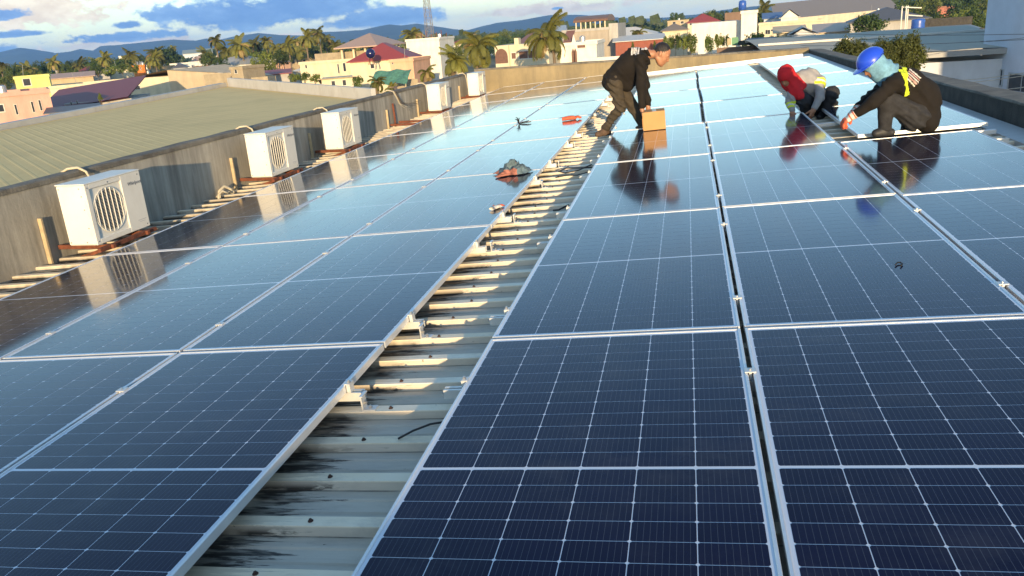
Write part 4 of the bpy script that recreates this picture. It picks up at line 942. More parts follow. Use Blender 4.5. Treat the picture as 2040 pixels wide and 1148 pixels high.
# overhead wires on the right
for k, (p, q, Y) in enumerate((((1560, 62), (2060, 68), 11), ((1900, 80), (2060, 73), 12), ((1560, 90), (2060, 78), 11), ((1850, 160), (2060, 142), 8), ((1900, 178), (2060, 171), 8), ((1850, 165), (2060, 148), 8))):
    a = att(*p, Y + 9); c = att(*q, Y); pts = [a + (c - a) * t - np.array([0, 0, .12 * 4 * t * (1 - t)]) for t in np.linspace(0, 1, 9)]
    tag(MB().tube(pts, .012, 5).build('overhead_wire', mat('wire_grey', (.12, .12, .13)) if k < 3 and 'wire_grey' not in MATS else (MATS['wire_grey'] if k < 3 else (MATS.get('wire_tan') or mat('wire_tan', (.55, .45, .36))))), f"{'dark' if k < 3 else 'pale'} overhead wire before the pale building, {ORD[k % 3]} {'from the top' if k < 3 else 'in the low bunch'}", 'wire', 'overhead wires on the right')

# ------------------------------------------------------------------ people (smooth-blended bodies meshed from distance fields)
class Field:
    def __init__(self, lo, hi, h):
        self.lo = np.array(lo, float); self.h = h; self.n = np.maximum(4, np.ceil((np.array(hi) - self.lo) / h).astype(int) + 1)
        self.D = np.full(self.n, .12, np.float32)
    def sub(self, lo, hi):
        a = np.clip(np.floor((np.array(lo) - self.lo) / self.h).astype(int), 0, self.n - 1); b = np.clip(np.ceil((np.array(hi) - self.lo) / self.h).astype(int) + 1, 1, self.n)
        g = [(self.lo[i] + self.h * np.arange(a[i], b[i])).astype(np.float32) for i in range(3)]
        return tuple(slice(a[i], b[i]) for i in range(3)), g[0][:, None, None], g[1][None, :, None], g[2][None, None, :]
    def put(self, s, d, k):
        c = self.D[s]
        if k > 0:
            hh = np.clip(.5 + .5 * (c - d) / k, 0, 1); self.D[s] = c * (1 - hh) + d * hh - k * hh * (1 - hh)
        else: self.D[s] = np.minimum(c, d)
    def cap(self, a, b, ra, rb, k=.03, grow=0.0):
        a = np.array(a, float); b = np.array(b, float); ra += grow; rb += grow; m = max(ra, rb) + .05 + k
        s, X, Y, Z = self.sub(np.minimum(a, b) - m, np.maximum(a, b) + m); d = b - a; L2 = max(1e-9, d @ d)
        t = np.clip(((X - a[0]) * d[0] + (Y - a[1]) * d[1] + (Z - a[2]) * d[2]) / L2, 0, 1)
        dist = np.sqrt((X - a[0] - t * d[0]) ** 2 + (Y - a[1] - t * d[1]) ** 2 + (Z - a[2] - t * d[2]) ** 2) - (ra + (rb - ra) * t)
        self.put(s, dist.astype(np.float32), k)
    def ell(self, c, ax, rad, k=.03, grow=0.0, cut=False):
        c = np.array(c, float); rad = np.array(rad, float) + grow; m = max(rad) + .05 + k
        s, X, Y, Z = self.sub(c - m, c + m); q = []
        for a in ax: q.append((X - c[0]) * a[0] + (Y - c[1]) * a[1] + (Z - c[2]) * a[2])
        k0 = np.sqrt(sum((q[i] / rad[i]) ** 2 for i in range(3))); k1 = np.sqrt(sum((q[i] / rad[i] ** 2) ** 2 for i in range(3)))
        d = (k0 * (k0 - 1) / np.maximum(k1, 1e-6)).astype(np.float32)
        if cut: self.D[s] = np.maximum(self.D[s], -d)
        else: self.put(s, d, k)
    def folds(self, amp, freq, seed=0, dirv=(0, 0, 1)):
        s, X, Y, Z = self.sub(self.lo, self.lo + self.h * self.n); d = np.array(dirv, float); d /= np.linalg.norm(d)
        w = X * d[0] + Y * d[1] + Z * d[2]; u = X * 1.7 - Y * 1.1 + Z * .6 + seed
        mod = .55 + .45 * np.sin(5.1 * u + 11 * Y + seed)
        self.D[s] = self.D[s] + (amp * mod * (2 * np.abs(np.sin(.5 * freq * (w + .06 * np.sin(8 * u + seed)) + 2.2 * np.sin(3.7 * u))) - 1.1 + .6 * np.sin(freq * 1.7 * (w - .03 * np.sin(12 * u)) + seed * 2.1 + 2 * np.sin(6 * u + 1)))).astype(np.float32)
    def cutplane(self, p, n):     # keep the side where (x-p).n < 0
        p = np.array(p, float); n = np.array(n, float); n /= np.linalg.norm(n); s, X, Y, Z = self.sub(self.lo, self.lo + self.h * self.n)
        self.D[s] = np.maximum(self.D[s], ((X - p[0]) * n[0] + (Y - p[1]) * n[1] + (Z - p[2]) * n[2]).astype(np.float32))
    def mesh(self, name, m):
        D = self.D; S_ = D < 0; nx, ny, nz = D.shape
        cs = [(i, j, k) for i in (0, 1) for j in (0, 1) for k in (0, 1)]
        def C(a, c): return a[c[0]:nx - 1 + c[0], c[1]:ny - 1 + c[1], c[2]:nz - 1 + c[2]]
        cnt = sum(C(S_, c).astype(np.int8) for c in cs); act = (cnt > 0) & (cnt < 8); idx = np.full(act.shape, -1, np.int64); I = np.argwhere(act); idx[act] = np.arange(len(I))
        acc = np.zeros((len(I), 3)); w = np.zeros(len(I)); val = {c: C(D, c)[act] for c in cs}
        for c in cs:
            for ax in range(3):
                if c[ax]: continue
                d = list(c); d[ax] = 1; d = tuple(d); a, b = val[c], val[d]; x = (a < 0) != (b < 0); t = np.where(x, a / np.where(x, a - b, 1), 0)
                p = np.zeros((len(I), 3)); p += np.array(c); p[:, ax] += t; acc[x] += p[x]; w[x] += 1
        V = (I + acc / w[:, None]) * self.h + self.lo; F = []
        for ax in range(3):
            a = [slice(1, -1)] * 3; b = [slice(1, -1)] * 3; a[ax] = slice(0, -1); b[ax] = slice(1, None)
            A_, B_ = S_[tuple(a)], S_[tuple(b)]; E_ = np.argwhere(A_ != B_)
            if not len(E_): continue
            flip = A_[tuple(E_.T)]; base = E_.copy()
            for q in range(3):
                if q != ax: base[:, q] += 1
            u, v = [(1, 2), (2, 0), (0, 1)][ax]; q = []
            for du, dv in ((-1, -1), (0, -1), (0, 0), (-1, 0)):
                c = base.copy(); c[:, u] += du; c[:, v] += dv; q.append(idx[tuple(c.T)])
            q = np.stack(q, 1); q[~flip] = q[~flip][:, ::-1]; F.append(q)
        F = np.concatenate(F); F = F[(F >= 0).all(1)]
        me = bpy.data.meshes.new(name); me.vertices.add(len(V)); me.vertices.foreach_set('co', V.ravel()); me.loops.add(len(F) * 4); me.loops.foreach_set('vertex_index', F.ravel().astype(np.int32))
        me.polygons.add(len(F)); me.polygons.foreach_set('loop_start', np.arange(0, len(F) * 4, 4, dtype=np.int32)); me.polygons.foreach_set('loop_total', np.full(len(F), 4, np.int32))
        me.update(calc_edges=True); me.polygons.foreach_set('use_smooth', [True] * len(F)); me.validate()
        for q in (m if isinstance(m, (list, tuple)) else [m]): me.materials.append(q)
        return me
def local(me, o):                     # world-space mesh -> local to the thing's base
    me.transform(Matrix.Translation([-float(c) for c in o])); return me
def patch(src, test, off, name, m, parent):
    """a piece of cloth or print lying on a garment: the garment faces that pass the test, lifted by off"""
    vs = [v.co.copy() for v in src.vertices]; ns = [v.normal.copy() for v in src.vertices]; keep = [p for p in src.polygons if test(p.center, p.normal)]
    ix = {}; V = []; F = []
    for p in keep:
        f = []
        for i in p.vertices:
            if i not in ix: ix[i] = len(V); V.append(tuple(vs[i] + ns[i] * off))
            f.append(ix[i])
        F.append(tuple(f))
    if F: return MB().add(V, F).build(name, m, parent, smooth=True)
nv = lambda v: np.array(v, float) / np.linalg.norm(v)
def frame(f, u):
    f = nv(f); u = np.array(u, float); u = nv(u - f * (u @ f)); s = np.cross(f, u); return f, u, s     # forward, up, right-hand side
def head(F, c, f, u, sc=1.0):
    f, u, s = frame(f, u); P_ = lambda a, b, d: np.array(c) + (f * a + u * b + s * d) * sc
    F.ell(P_(-.012, .028, 0), (f, u, s), np.array((.098, .098, .076)) * sc, .02)
    F.ell(P_(.028, -.03, 0), (f, u, s), np.array((.068, .085, .060)) * sc, .03)
    F.cap(P_(.05, -.09, .0), P_(.066, -.098, 0), .026 * sc, .02 * sc, .03)                      # chin
    for q in (-1, 1):
        F.cap(P_(-.02, -.055, q * .052), P_(.045, -.088, q * .026), .022 * sc, .02 * sc, .03)   # jaw
        F.ell(P_(.078, .012, q * .033), (f, u, s), np.array((.014, .011, .018)) * sc, 0, cut=True)  # eye sockets
        F.ell(P_(.070, .010, q * .033), (f, u, s), np.array((.013, .011, .014)) * sc, .004)
        F.cap(P_(.080, .030, q * .015), P_(.072, .030, q * .046), .009 * sc, .007 * sc, .012)    # brow
        F.ell(P_(-.008, .0, q * .080), (nv(f + .3 * u), nv(u - .3 * f), s), np.array((.018, .031, .010)) * sc, .006)  # ear
        F.ell(P_(.06, -.022, q * .036), (f, u, s), np.array((.014, .0115, .010)) * sc, .02)      # cheek
    F.cap(P_(.086, .018, 0), P_(.104, -.020, 0), .008 * sc, .012 * sc, .012)                    # nose
    for q in (-1, 1): F.ell(P_(.092, -.025, q * .012), (f, u, s), np.array((.010, .008, .009)) * sc, .006)
    F.cap(P_(.088, -.050, -.016), P_(.088, -.050, .016), .008 * sc, .008 * sc, .008)            # lips
    F.cap(P_(.085, -.061, -.014), P_(.085, -.061, .014), .008 * sc, .008 * sc, .008)
    F.ell(P_(.101, -.0555, 0), (f, u, s), np.array((.012, .0022, .022)) * sc, 0, cut=True)
    return P_
def hand(F, wrist, d, palm_n, side, curl=.5, k=.006, grow=0.0, sc=1.0):
    """wrist -> knuckles along d; palm faces palm_n; thumb leaves the palm on +side"""
    d = nv(d); pn = np.array(palm_n, float); pn = nv(pn - d * (pn @ d)); s = np.cross(d, pn); s = s * np.sign(s @ np.array(side, float) + 1e-9); w = np.array(wrist, float); L_ = .095 * sc
    F.cap(w, w + d * .03 * sc, .027 * sc, .03 * sc, .015, grow)
    for q in (-1.0, -.33, .33, 1.0): F.cap(w + d * .025 * sc + s * q * .018 * sc, w + d * L_ + s * q * .031 * sc, .015 * sc, .0125 * sc, .012, grow)
    for i, q in enumerate((-1.0, -.33, .33, 1.0)):
        l = (.058, .074, .080, .070)[i] * sc; p = w + d * L_ + s * q * .032 * sc; a = 0.25 * curl; dd = d
        for j, fr in enumerate((.45, .32, .26)):
            a += curl * (.55 + .25 * j); dd = nv(d * math.cos(a) + pn * math.sin(a) + s * q * .05); e_ = p + dd * l * fr; F.cap(p, e_, (.0098 - .0009 * j) * sc, (.0092 - .001 * j) * sc, .004, grow); p = e_
    t0 = w + d * .03 * sc + s * .026 * sc; t1 = t0 + nv(d * .7 + s * .75 + pn * .25) * .045 * sc; t2 = t1 + nv(d * .8 + s * .25 + pn * .55) * .034 * sc; t3 = t2 + nv(d * .75 + pn * .65) * .026 * sc
    F.cap(t0, t1, .0145 * sc, .0125 * sc, .01, grow); F.cap(t1, t2, .0115 * sc, .0105 * sc, .004, grow); F.cap(t2, t3, .0105 * sc, .009 * sc, .004, grow)
skin_m = mat('brown_skin', (.36, .17, .095), rough=.5, var=.12, scale=30, bump=.08, bscale=180)
hair_m = mat('black_hair', (.014, .011, .010), rough=.55, var=.4, scale=60, bump=.6, bscale=160)
def fabric(name, col, var=.2): return mat(name, col, rough=.92, var=var, scale=18, bump=.35, bscale=220, spec=.25)
black_f = fabric('black_jersey', (.014, .0115, .010)); trouser_f = fabric('dark_olive_denim', (.055, .045, .033), .3); grey_f = fabric('grey_jersey', (.30, .29, .29), .12); charc_f = fabric('charcoal_trousers', (.028, .029, .034), .3); denim_f = fabric('grey_denim', (.030, .030, .033), .35); red_f = fabric('red_cloth', (.52, .022, .03), .15)
blue_f = fabric('light_blue_cloth', (.16, .33, .46), .35); hv_y = fabric('high_visibility_yellow', (.62, .74, .04), .1); silver_f = fabric('silver_tape', (.55, .56, .56), .08); white_f = fabric('white_print', (.62, .58, .54), .2); pinkish = fabric('red_white_print', (.50, .30, .27), .4)
shoe_m = mat('brown_sandal', (.09, .055, .035), rough=.8, var=.35, scale=30); shoe_b = mat('black_shoe', (.02, .02, .022), rough=.6, var=.3)
helm_m = mat('blue_helmet_plastic', (.018, .07, .62), rough=.28, var=.05, coat=.3)
def bounds(pts, m=.25):
    a = np.array(pts); return a.min(0) - m, a.max(0) + m
def mid(a, b, t=.5): return np.array(a) * (1 - t) + np.array(b) * t
def shoe(F, ankle, toe, heel_back=.06, r=.042):
    a = np.array(ankle, float); t = np.array(toe, float); d = t - a; d[2] = 0; d = nv(d); z = min(a[2], t[2]) ; h = a.copy(); h[2] = t[2]
    F.cap(h - d * heel_back, t, r * .9, r * .8, .03); F.cap(h + d * .02 + np.array([0, 0, .02]), mid(h, t, .75), r, r * .85, .03); F.cap(a, h, .04, r * .95, .03)
    F.cutplane(np.array([0, 0, t[2] - .032]), (0, 0, -1))

# ---- worker bending over the box
J = {k: at(*v) for k, v in dict(pel=(1227, 160, 7.02), hR=(1224, 166, 6.93), hL=(1231, 165, 7.12), kR=(1236, 213, 6.95), aR=(1205, 257, 7.06), tR=(1190, 268, 6.98), kL=(1262, 215, 7.10), aL=(1279, 249, 7.04), tL=(1298, 257, 6.98), mid=(1243, 137, 7.0), ch=(1266, 122, 6.99), nk=(1291, 108, 6.98), hd=(1318, 109, 6.98), sR=(1277, 119, 6.82), eR=(1277, 171, 6.79), wR=(1279, 215, 6.77), sL=(1276, 117, 7.15), eL=(1284, 168, 7.1), wL=(1291, 212, 7.0)).items()}
lo, hi = bounds(list(J.values()), .28); base = mid(J['tR'], J['tL']); base[2] = min(J['tR'][2], J['tL'][2]) - .03
e1 = empty('person', base); tag(e1, 'worker in black long-sleeved top bending to set down a cardboard box', 'person')
def legs(F, J, th=(.088, .062), cf=(.058, .044), g=0.0, k=.03):
    for s in 'RL': F.cap(J['h' + s], J['k' + s], th[0], th[1], k, g); F.cap(J['k' + s], J['a' + s], cf[0], cf[1], k, g)
F = Field(lo, hi, .008)
legs(F, J, (.075, .055), (.05, .036)); F.cap(J['pel'], J['mid'], .115, .11, .05); F.cap(J['mid'], J['ch'], .11, .125, .05); F.cap(J['ch'], J['nk'], .09, .055, .04); F.cap(J['nk'], mid(J['nk'], J['hd'], .75), .053, .05, .02)
for s in 'RL': F.cap(J['s' + s], J['e' + s], .046, .038, .02); F.cap(J['e' + s], J['w' + s], .037, .026, .02); F.cap(J['ch'], J['s' + s], .08, .05, .04); F.cap(J['hR' if s == 'R' else 'hL'], J['pel'], .08, .1, .04)
HF, HU = (.80, -.10, -.58), (.58, 0, .80)
P1 = head(F, J['hd'], HF, HU, 1.06)
hand(F, J['wR'], (.05, -.02, -1), (1, .1, -.1), (0, 1, 0), .45); hand(F, J['wL'], (.0, -.05, -1), (-.6, -.6, 0), (0, -1, 0), .45)
link('body', local(F.mesh('body', skin_m), base), e1)
F = Field(lo, hi, .010)
F.ell(mid(J['ch'], J['mid'], .35), (nv(J['ch'] - J['mid']), np.array([0, 1.0, 0]), np.cross(nv(J['ch'] - J['mid']), [0, 1.0, 0])), (.24, .20, .155), .05)
F.cap(J['pel'] + np.array([-.02, 0, .01]), J['ch'], .145, .16, .06); F.cap(mid(J['pel'], J['ch'], .35) - np.array([-.06, 0, .14]), mid(J['pel'], J['ch'], .8) - np.array([0, 0, .10]), .085, .10, .07); F.cap(J['ch'], mid(J['ch'], J['nk'], .8), .12, .068, .05)
F.cap(J['pel'] + np.array([-.03, -.06, -.03]), J['pel'] + np.array([-.03, .06, -.03]), .12, .12, .05)
for s in 'RL': F.cap(J['s' + s], J['e' + s], .072, .062, .03); F.cap(J['e' + s], mid(J['e' + s], J['w' + s], .93), .058, .042, .025); F.cap(J['ch'], J['s' + s], .10, .075, .05)
F.folds(.0125, 40, 1.3, (.6, .2, .7)); F.cutplane(J['pel'] + np.array([-.08, 0, -.085]), (-.35, 0, -1)) if False else None
jm = local(F.mesh('jacket', black_f), base); link('jacket', jm, e1)
F = Field(lo, hi, .010)
legs(F, J, (.094, .072), (.066, .050), 0, .04); F.cap(J['hR'], J['hL'], .103, .103, .05); F.cap(J['pel'], mid(J['pel'], J['mid'], .5), .115, .11, .05); F.folds(.0105, 44, 2.2, (.2, .1, 1))
link('trousers', local(F.mesh('trousers', trouser_f), base), e1)
for s in 'RL':
    F = Field(*bounds([J['a' + s], J['t' + s]], .12), .007); shoe(F, J['a' + s] + np.array([0, 0, -.01]), J['t' + s]); link('shoe', local(F.mesh('shoe', shoe_m), base), e1)
F = Field(J['hd'] - .2, J['hd'] + .2, .006); f, u, s_ = frame(HF, HU); c = P1(-.022, .042, 0)
F.ell(c, (f, u, s_), (.103, .098, .083), .0); F.cutplane(P1(.072, .055, 0), nv(f * .75 - u * .62)); F.cutplane(P1(-.05, -.03, 0), nv(-u + f * .15)); F.folds(.0020, 150, 1, (1, .3, .3))
link('hair', local(F.mesh('hair', hair_m), base), e1)
# print on the shoulder blades
b0 = Vector((at(1259, 100, 6.9) - base).tolist())
for k in range(4):
    x0 = float(at(1258 + k * 4.2, 100, 6.9)[0] - base[0])
    patch(jm, lambda p, n, x0=x0, k=k: x0 < p.x < x0 + .017 and n.y < .1 and b0.z - .06 + .01 * (k % 2) < p.z < b0.z + .03 and n.z > -.2, .003, 'printed_letter', white_f, e1)
x0 = float(at(1277, 98, 6.9)[0] - base[0]); patch(jm, lambda p, n: x0 < p.x < x0 + .075 and n.y < .05 and b0.z - .01 < p.z < b0.z + .035 and n.z > 0, .003, 'printed_letter', white_f, e1)

# ---- squatting worker with the red head cloth
J = {k: at(*v) for k, v in dict(pel=(1634, 208, 7.36), hR=(1618, 210, 7.28), hL=(1646, 207, 7.30), kR=(1600, 198, 6.98), aR=(1606, 228, 7.10), tR=(1596, 235, 6.98), kL=(1657, 186, 7.02), aL=(1642, 224, 7.12), tL=(1632, 233, 6.98), mid=(1624, 182, 7.30), ch=(1606, 162, 7.16), nk=(1586, 154, 7.05), hd=(1568, 154, 6.95), sR=(1584, 168, 7.02), eR=(1574, 198, 6.93), wR=(1578, 221, 6.86), sL=(1630, 162, 7.12), eL=(1634, 194, 6.97), wL=(1622, 216, 6.90)).items()}
lo, hi = bounds(list(J.values()), .26); base = mid(J['tR'], J['tL']); base[2] -= .03
e2 = empty('person', base); tag(e2, 'squatting worker in grey shirt with bright red head cloth', 'person')
F = Field(lo, hi, .008); legs(F, J, (.075, .055), (.05, .036)); F.cap(J['pel'], J['mid'], .115, .11, .05); F.cap(J['mid'], J['ch'], .11, .12, .05); F.cap(J['ch'], J['nk'], .085, .055, .04); F.cap(J['nk'], mid(J['nk'], J['hd'], .7), .05, .05, .02)
for s in 'RL': F.cap(J['s' + s], J['e' + s], .044, .038, .02); F.cap(J['e' + s], J['w' + s], .037, .026, .02); F.cap(J['ch'], J['s' + s], .08, .05, .04); F.cap(J['h' + s], J['pel'], .08, .1, .04)
HF, HU = (-.42, -.66, -.62), (-.40, -.30, .86)
P2 = head(F, J['hd'], HF, HU, 1.0)
hand(F, J['wR'], (.05, -.15, -1), (.5, .4, 0), (1, 0, 0), .5); hand(F, J['wL'], (-.35, -.2, -.9), (-.5, .4, 0), (-1, 0, 0), .5)
link('body', local(F.mesh('body', skin_m), base), e2)
F = Field(lo, hi, .010); ax = nv(J['ch'] - J['mid'])
F.cap(J['pel'], J['ch'], .15, .155, .06); F.cap(J['ch'], mid(J['ch'], J['nk'], .7), .13, .08, .05)
for s in 'RL': F.cap(J['s' + s], J['e' + s], .066, .056, .03); F.cap(J['e' + s], mid(J['e' + s], J['w' + s], .92), .053, .040, .025); F.cap(J['ch'], J['s' + s], .11, .075, .05)
F.folds(.011, 42, .4, (.5, .2, .8)); sm = local(F.mesh('shirt', grey_f), base); link('shirt', sm, e2)
F = Field(lo, hi, .010); legs(F, J, (.10, .082), (.078, .06), 0, .04); F.cap(J['hR'], J['hL'], .125, .125, .05); F.folds(.010, 44, 1.2, (.3, .1, 1)); link('trousers', local(F.mesh('trousers', charc_f), base), e2)
for s in 'RL':
    F = Field(*bounds([J['a' + s], J['t' + s]], .12), .007); shoe(F, J['a' + s], J['t' + s]); link('shoe', local(F.mesh('shoe', shoe_b), base), e2)
F = Field(J['hd'] - .42, J['hd'] + .42, .008); f, u, s_ = frame(HF, HU)
F.ell(P2(-.012, .035, 0), (f, u, s_), (.118, .118, .100), .02); F.cap(P2(-.02, -.06, 0), P2(-.05, -.12, 0), .095, .10, .04)
F.cap(P2(.0, -.10, 0), at(1592, 190, 6.93), .08, .055, .05); F.cap(P2(.02, -.09, .03), at(1600, 196, 6.95), .06, .03, .05); F.cap(P2(-.03, -.1, .03), at(1598, 172, 7.0), .07, .05, .05); F.cap(P2(.0, -.1, -.03), at(1580, 182, 6.93), .06, .045, .05)
F.cap(P2(-.09, .03, .03), P2(-.14, .05, .05), .03, .016, .03)
F.folds(.0048, 52, 2.0, (.7, .1, .7))
F.ell(P2(.115, -.012, 0), (f, u, s_), (.06, .048, .062), 0, cut=True)
link('head_cloth', local(F.mesh('head_cloth', red_f), base), e2)
def band(a, b, t, w): 
    d = nv(np.array(b) - np.array(a)); p = mid(a, b, t) - base; return lambda c, n: abs((np.array(c) - p) @ d) < w and np.linalg.norm((np.array(c) - p) - d * ((np.array(c) - p) @ d)) < .10
for (a, b, t) in (('sL', 'eL', .18), ('eR', 'wR', .55)):
    patch(sm, band(J[a], J[b], t, .034), .003, 'reflective_band', hv_y, e2); patch(sm, band(J[a], J[b], t, .011), .006, 'reflective_strip', silver_f, e2)

# ---- squatting worker with the blue helmet
J = {k: at(*v) for k, v in dict(pel=(1832, 226, 4.96), hR=(1826, 230, 5.06), hL=(1822, 232, 4.84), kR=(1788, 208, 5.02), aR=(1812, 252, 4.97), tR=(1795, 266, 4.9), kL=(1765, 200, 4.72), aL=(1763, 254, 4.74), tL=(1744, 266, 4.72), mid=(1832, 196, 4.95), ch=(1806, 168, 4.90), nk=(1772, 146, 4.86), hd=(1741, 130, 4.82), sL=(1784, 164, 4.69), eL=(1739, 204, 4.60), wL=(1702, 229, 4.66), sR=(1780, 158, 5.07), eR=(1728, 198, 5.02), wR=(1700, 226, 4.86)).items()}
lo, hi = bounds(list(J.values()), .30); base = mid(J['tR'], J['tL']); base[2] -= .03
e3 = empty('person', base); tag(e3, 'squatting worker in black top with blue helmet and yellow sash', 'person')
F = Field(lo, hi, .008); legs(F, J, (.075, .055), (.05, .036)); F.cap(J['pel'], J['mid'], .115, .11, .05); F.cap(J['mid'], J['ch'], .11, .12, .05); F.cap(J['ch'], J['nk'], .085, .055, .04); F.cap(J['nk'], mid(J['nk'], J['hd'], .7), .05, .05, .02)
for s in 'RL': F.cap(J['s' + s], J['e' + s], .044, .038, .02); F.cap(J['e' + s], J['w' + s], .037, .026, .02); F.cap(J['ch'], J['s' + s], .08, .05, .04); F.cap(J['h' + s], J['pel'], .08, .1, .04)
HF, HU = (-.78, -.20, -.60), (-.62, -.08, .78)
P3 = head(F, J['hd'], HF, HU, 1.0)
hand(F, J['wL'], (-.80, .1, -.55), (.2, .3, -1), (0, 1, 0), .55); hand(F, J['wR'], (-.7, -.25, -.6), (.2, -.3, -1), (0, -1, 0), .55)
link('body', local(F.mesh('body', skin_m), base), e3)
F = Field(lo, hi, .010)
F.cap(J['pel'] + np.array([.03, 0, .0]), J['mid'] + np.array([.01, 0, 0]), .155, .168, .06); F.cap(J['mid'], J['ch'], .168, .148, .06); F.cap(J['ch'], mid(J['ch'], J['nk'], .75), .14, .085, .05)
F.cap(J['pel'] + np.array([.05, -.10, -.08]), J['pel'] + np.array([.05, .10, -.08]), .10, .10, .06)
for s in 'RL': F.cap(J['s' + s], J['e' + s], .074, .062, .03); F.cap(J['e' + s], mid(J['e' + s], J['w' + s], .90), .058, .042, .025); F.cap(J['ch'], J['s' + s], .11, .078, .05)
F.folds(.0135, 38, 3.1, (.6, .2, .7)); jm = local(F.mesh('jacket', black_f), base); link('jacket', jm, e3)
F = Field(lo, hi, .010); legs(F, J, (.115, .082), (.076, .060), 0, .04); F.cap(J['hR'], J['hL'], .13, .13, .05); F.folds(.011, 42, 1.9, (.3, .1, 1)); link('trousers', local(F.mesh('trousers', denim_f), base), e3)
for s in 'RL':
    F = Field(*bounds([J['a' + s], J['t' + s]], .12), .007); shoe(F, J['a' + s], J['t' + s]); link('shoe', local(F.mesh('shoe', shoe_b), base), e3)
for s, dd, pn, sd in (('L', (-.80, .1, -.55), (.2, .3, -1), (0, 1, 0)), ('R', (-.7, -.25, -.6), (.2, -.3, -1), (0, -1, 0))):
    F = Field(J['w' + s] - .24, J['w' + s] + .24, .005); hand(F, J['w' + s], dd, pn, sd, .55, grow=.005); F.cap(J['w' + s] - nv(dd) * .055, J['w' + s], .043, .036, .02)
    gm = F.mesh('glove', [knit_w, glove_r]); local(gm, base); w_ = J['w' + s] - base; d_ = nv(dd)
    mi = []
    for p in gm.polygons:
        t = (np.array(p.center) - w_) @ d_; mi.append(1 if t > .075 or (t < .06 and int((t + .2) / .013) % 3 == 0) else 0)
    gm.polygons.foreach_set('material_index', mi); link('glove', gm, e3)
f, u, s_ = frame(HF, HU)
F = Field(J['hd'] - .40, J['hd'] + .40, .008)
F.ell(P3(-.005, .02, 0), (f, u, s_), (.108, .110, .092), .02); F.cap(P3(-.03, -.07, 0), mid(P3(-.05, -.1, 0), J['nk'], .6), .095, .10, .05); F.cap(P3(.0, -.09, 0), mid(J['nk'], J['ch'], .25) + np.array([-.05, -.02, -.02]), .085, .10, .05); F.folds(.010, 58, .7, (.7, .1, -.6))
F.ell(P3(.125, -.035, 0), (f, u, s_), (.055, .05, .065), 0, cut=True); link('head_scarf', local(F.mesh('head_scarf', blue_f), base), e3)
F = Field(J['hd'] - .3, J['hd'] + .3, .006); hu = nv(u + .10 * f)
F.ell(P3(-.004, .050, 0), (f, u, s_), (.138, .118, .118), 0); F.cutplane(P3(0, .052, 0), -hu)
F2 = P3(.03, .048, 0); F.ell(F2, (f, u, s_), (.165, .012, .120), .01); F.ell(P3(.0, .030, 0), (f, u, s_), (.122, .09, .104), 0, cut=True)
link('helmet', local(F.mesh('helmet', helm_m), base), e3)
nk = J['nk'] - base; sl = J['sL'] - base
def sash(c, n):
    c = np.array(c); t = mid(nk, J['ch'] - base, .22); d = nv(np.array([.30, .05, -1.0])); q = c - (t + np.array([.03, -.1, .08])); al = q @ d; lat = np.linalg.norm((q - d * al)[[0]]); return -.05 < al < .27 and lat < .019 and n[1] < .2 and c[1] < sl[1] + .12
patch(jm, sash, .005, 'sash', hv_y, e3)
def collar(c, n):
    c = np.array(c); q = c - (J['nk'] - base); d = nv(J['ch'] - J['nk']); al = q @ d; return .060 < al < .088 and n[2] > -.1
patch(jm, collar, .006, 'collar_band', hv_y, e3)
bx_ = at(1817, 155, 4.78) - base
for k in range(5):
    patch(jm, lambda c, n, k=k: abs((c[0] - bx_[0]) * .75 + (c[2] - bx_[2]) * .8 - (.045 - k * .022)) < .006 and abs((c[0] - bx_[0]) * .6 - (c[2] - bx_[2]) * .6) < .055 and n[1] < .15, .004, 'printed_stripe', white_f if k % 2 == 0 else pinkish, e3)

# ------------------------------------------------------------------ vegetation
def leaf_mat(name, col, var=.45):
    m = mat(name, col, rough=.6, var=var, scale=.9, spec=.3); nt = m.node_tree; N = nt.nodes.new; L = nt.links.new
    b = nt.nodes['Principled BSDF']; out = nt.nodes['Material Output']; tr = N('ShaderNodeBsdfTranslucent'); mx = N('ShaderNodeMixShader'); mx.inputs[0].default_value = .28
    src = b.inputs['Base Color'].links[0].from_socket; hs = N('ShaderNodeHueSaturation'); oi = N('ShaderNodeObjectInfo'); mr = N('ShaderNodeMapRange'); mr.inputs[3].default_value = .65; mr.inputs[4].default_value = 1.3
    L(oi.outputs['Random'], mr.inputs[0]); L(mr.outputs[0], hs.inputs['Value']); L(src, hs.inputs['Color']); L(hs.outputs[0], b.inputs['Base Color']); L(hs.outputs[0], tr.inputs[0])
    L(b.outputs[0], mx.inputs[1]); L(tr.outputs[0], mx.inputs[2]); L(mx.outputs[0], out.inputs[0]); return m
leaf_g = leaf_mat('green_leaves', (.085, .120, .026)); leaf_d = leaf_mat('dark_leaves', (.052, .085, .022)); leaf_y = leaf_mat('yellow_green_leaves', (.15, .18, .034)); leaf_p = leaf_mat('palm_leaves', (.16, .16, .036)); leaf_dry = leaf_mat('dry_fronds', (.30, .22, .09)); bark = mat('bark', (.16, .12, .08), rough=.95, var=.3, scale=5); leaf_m = leaf_mat('mango_leaves', (.075, .088, .024), .55)
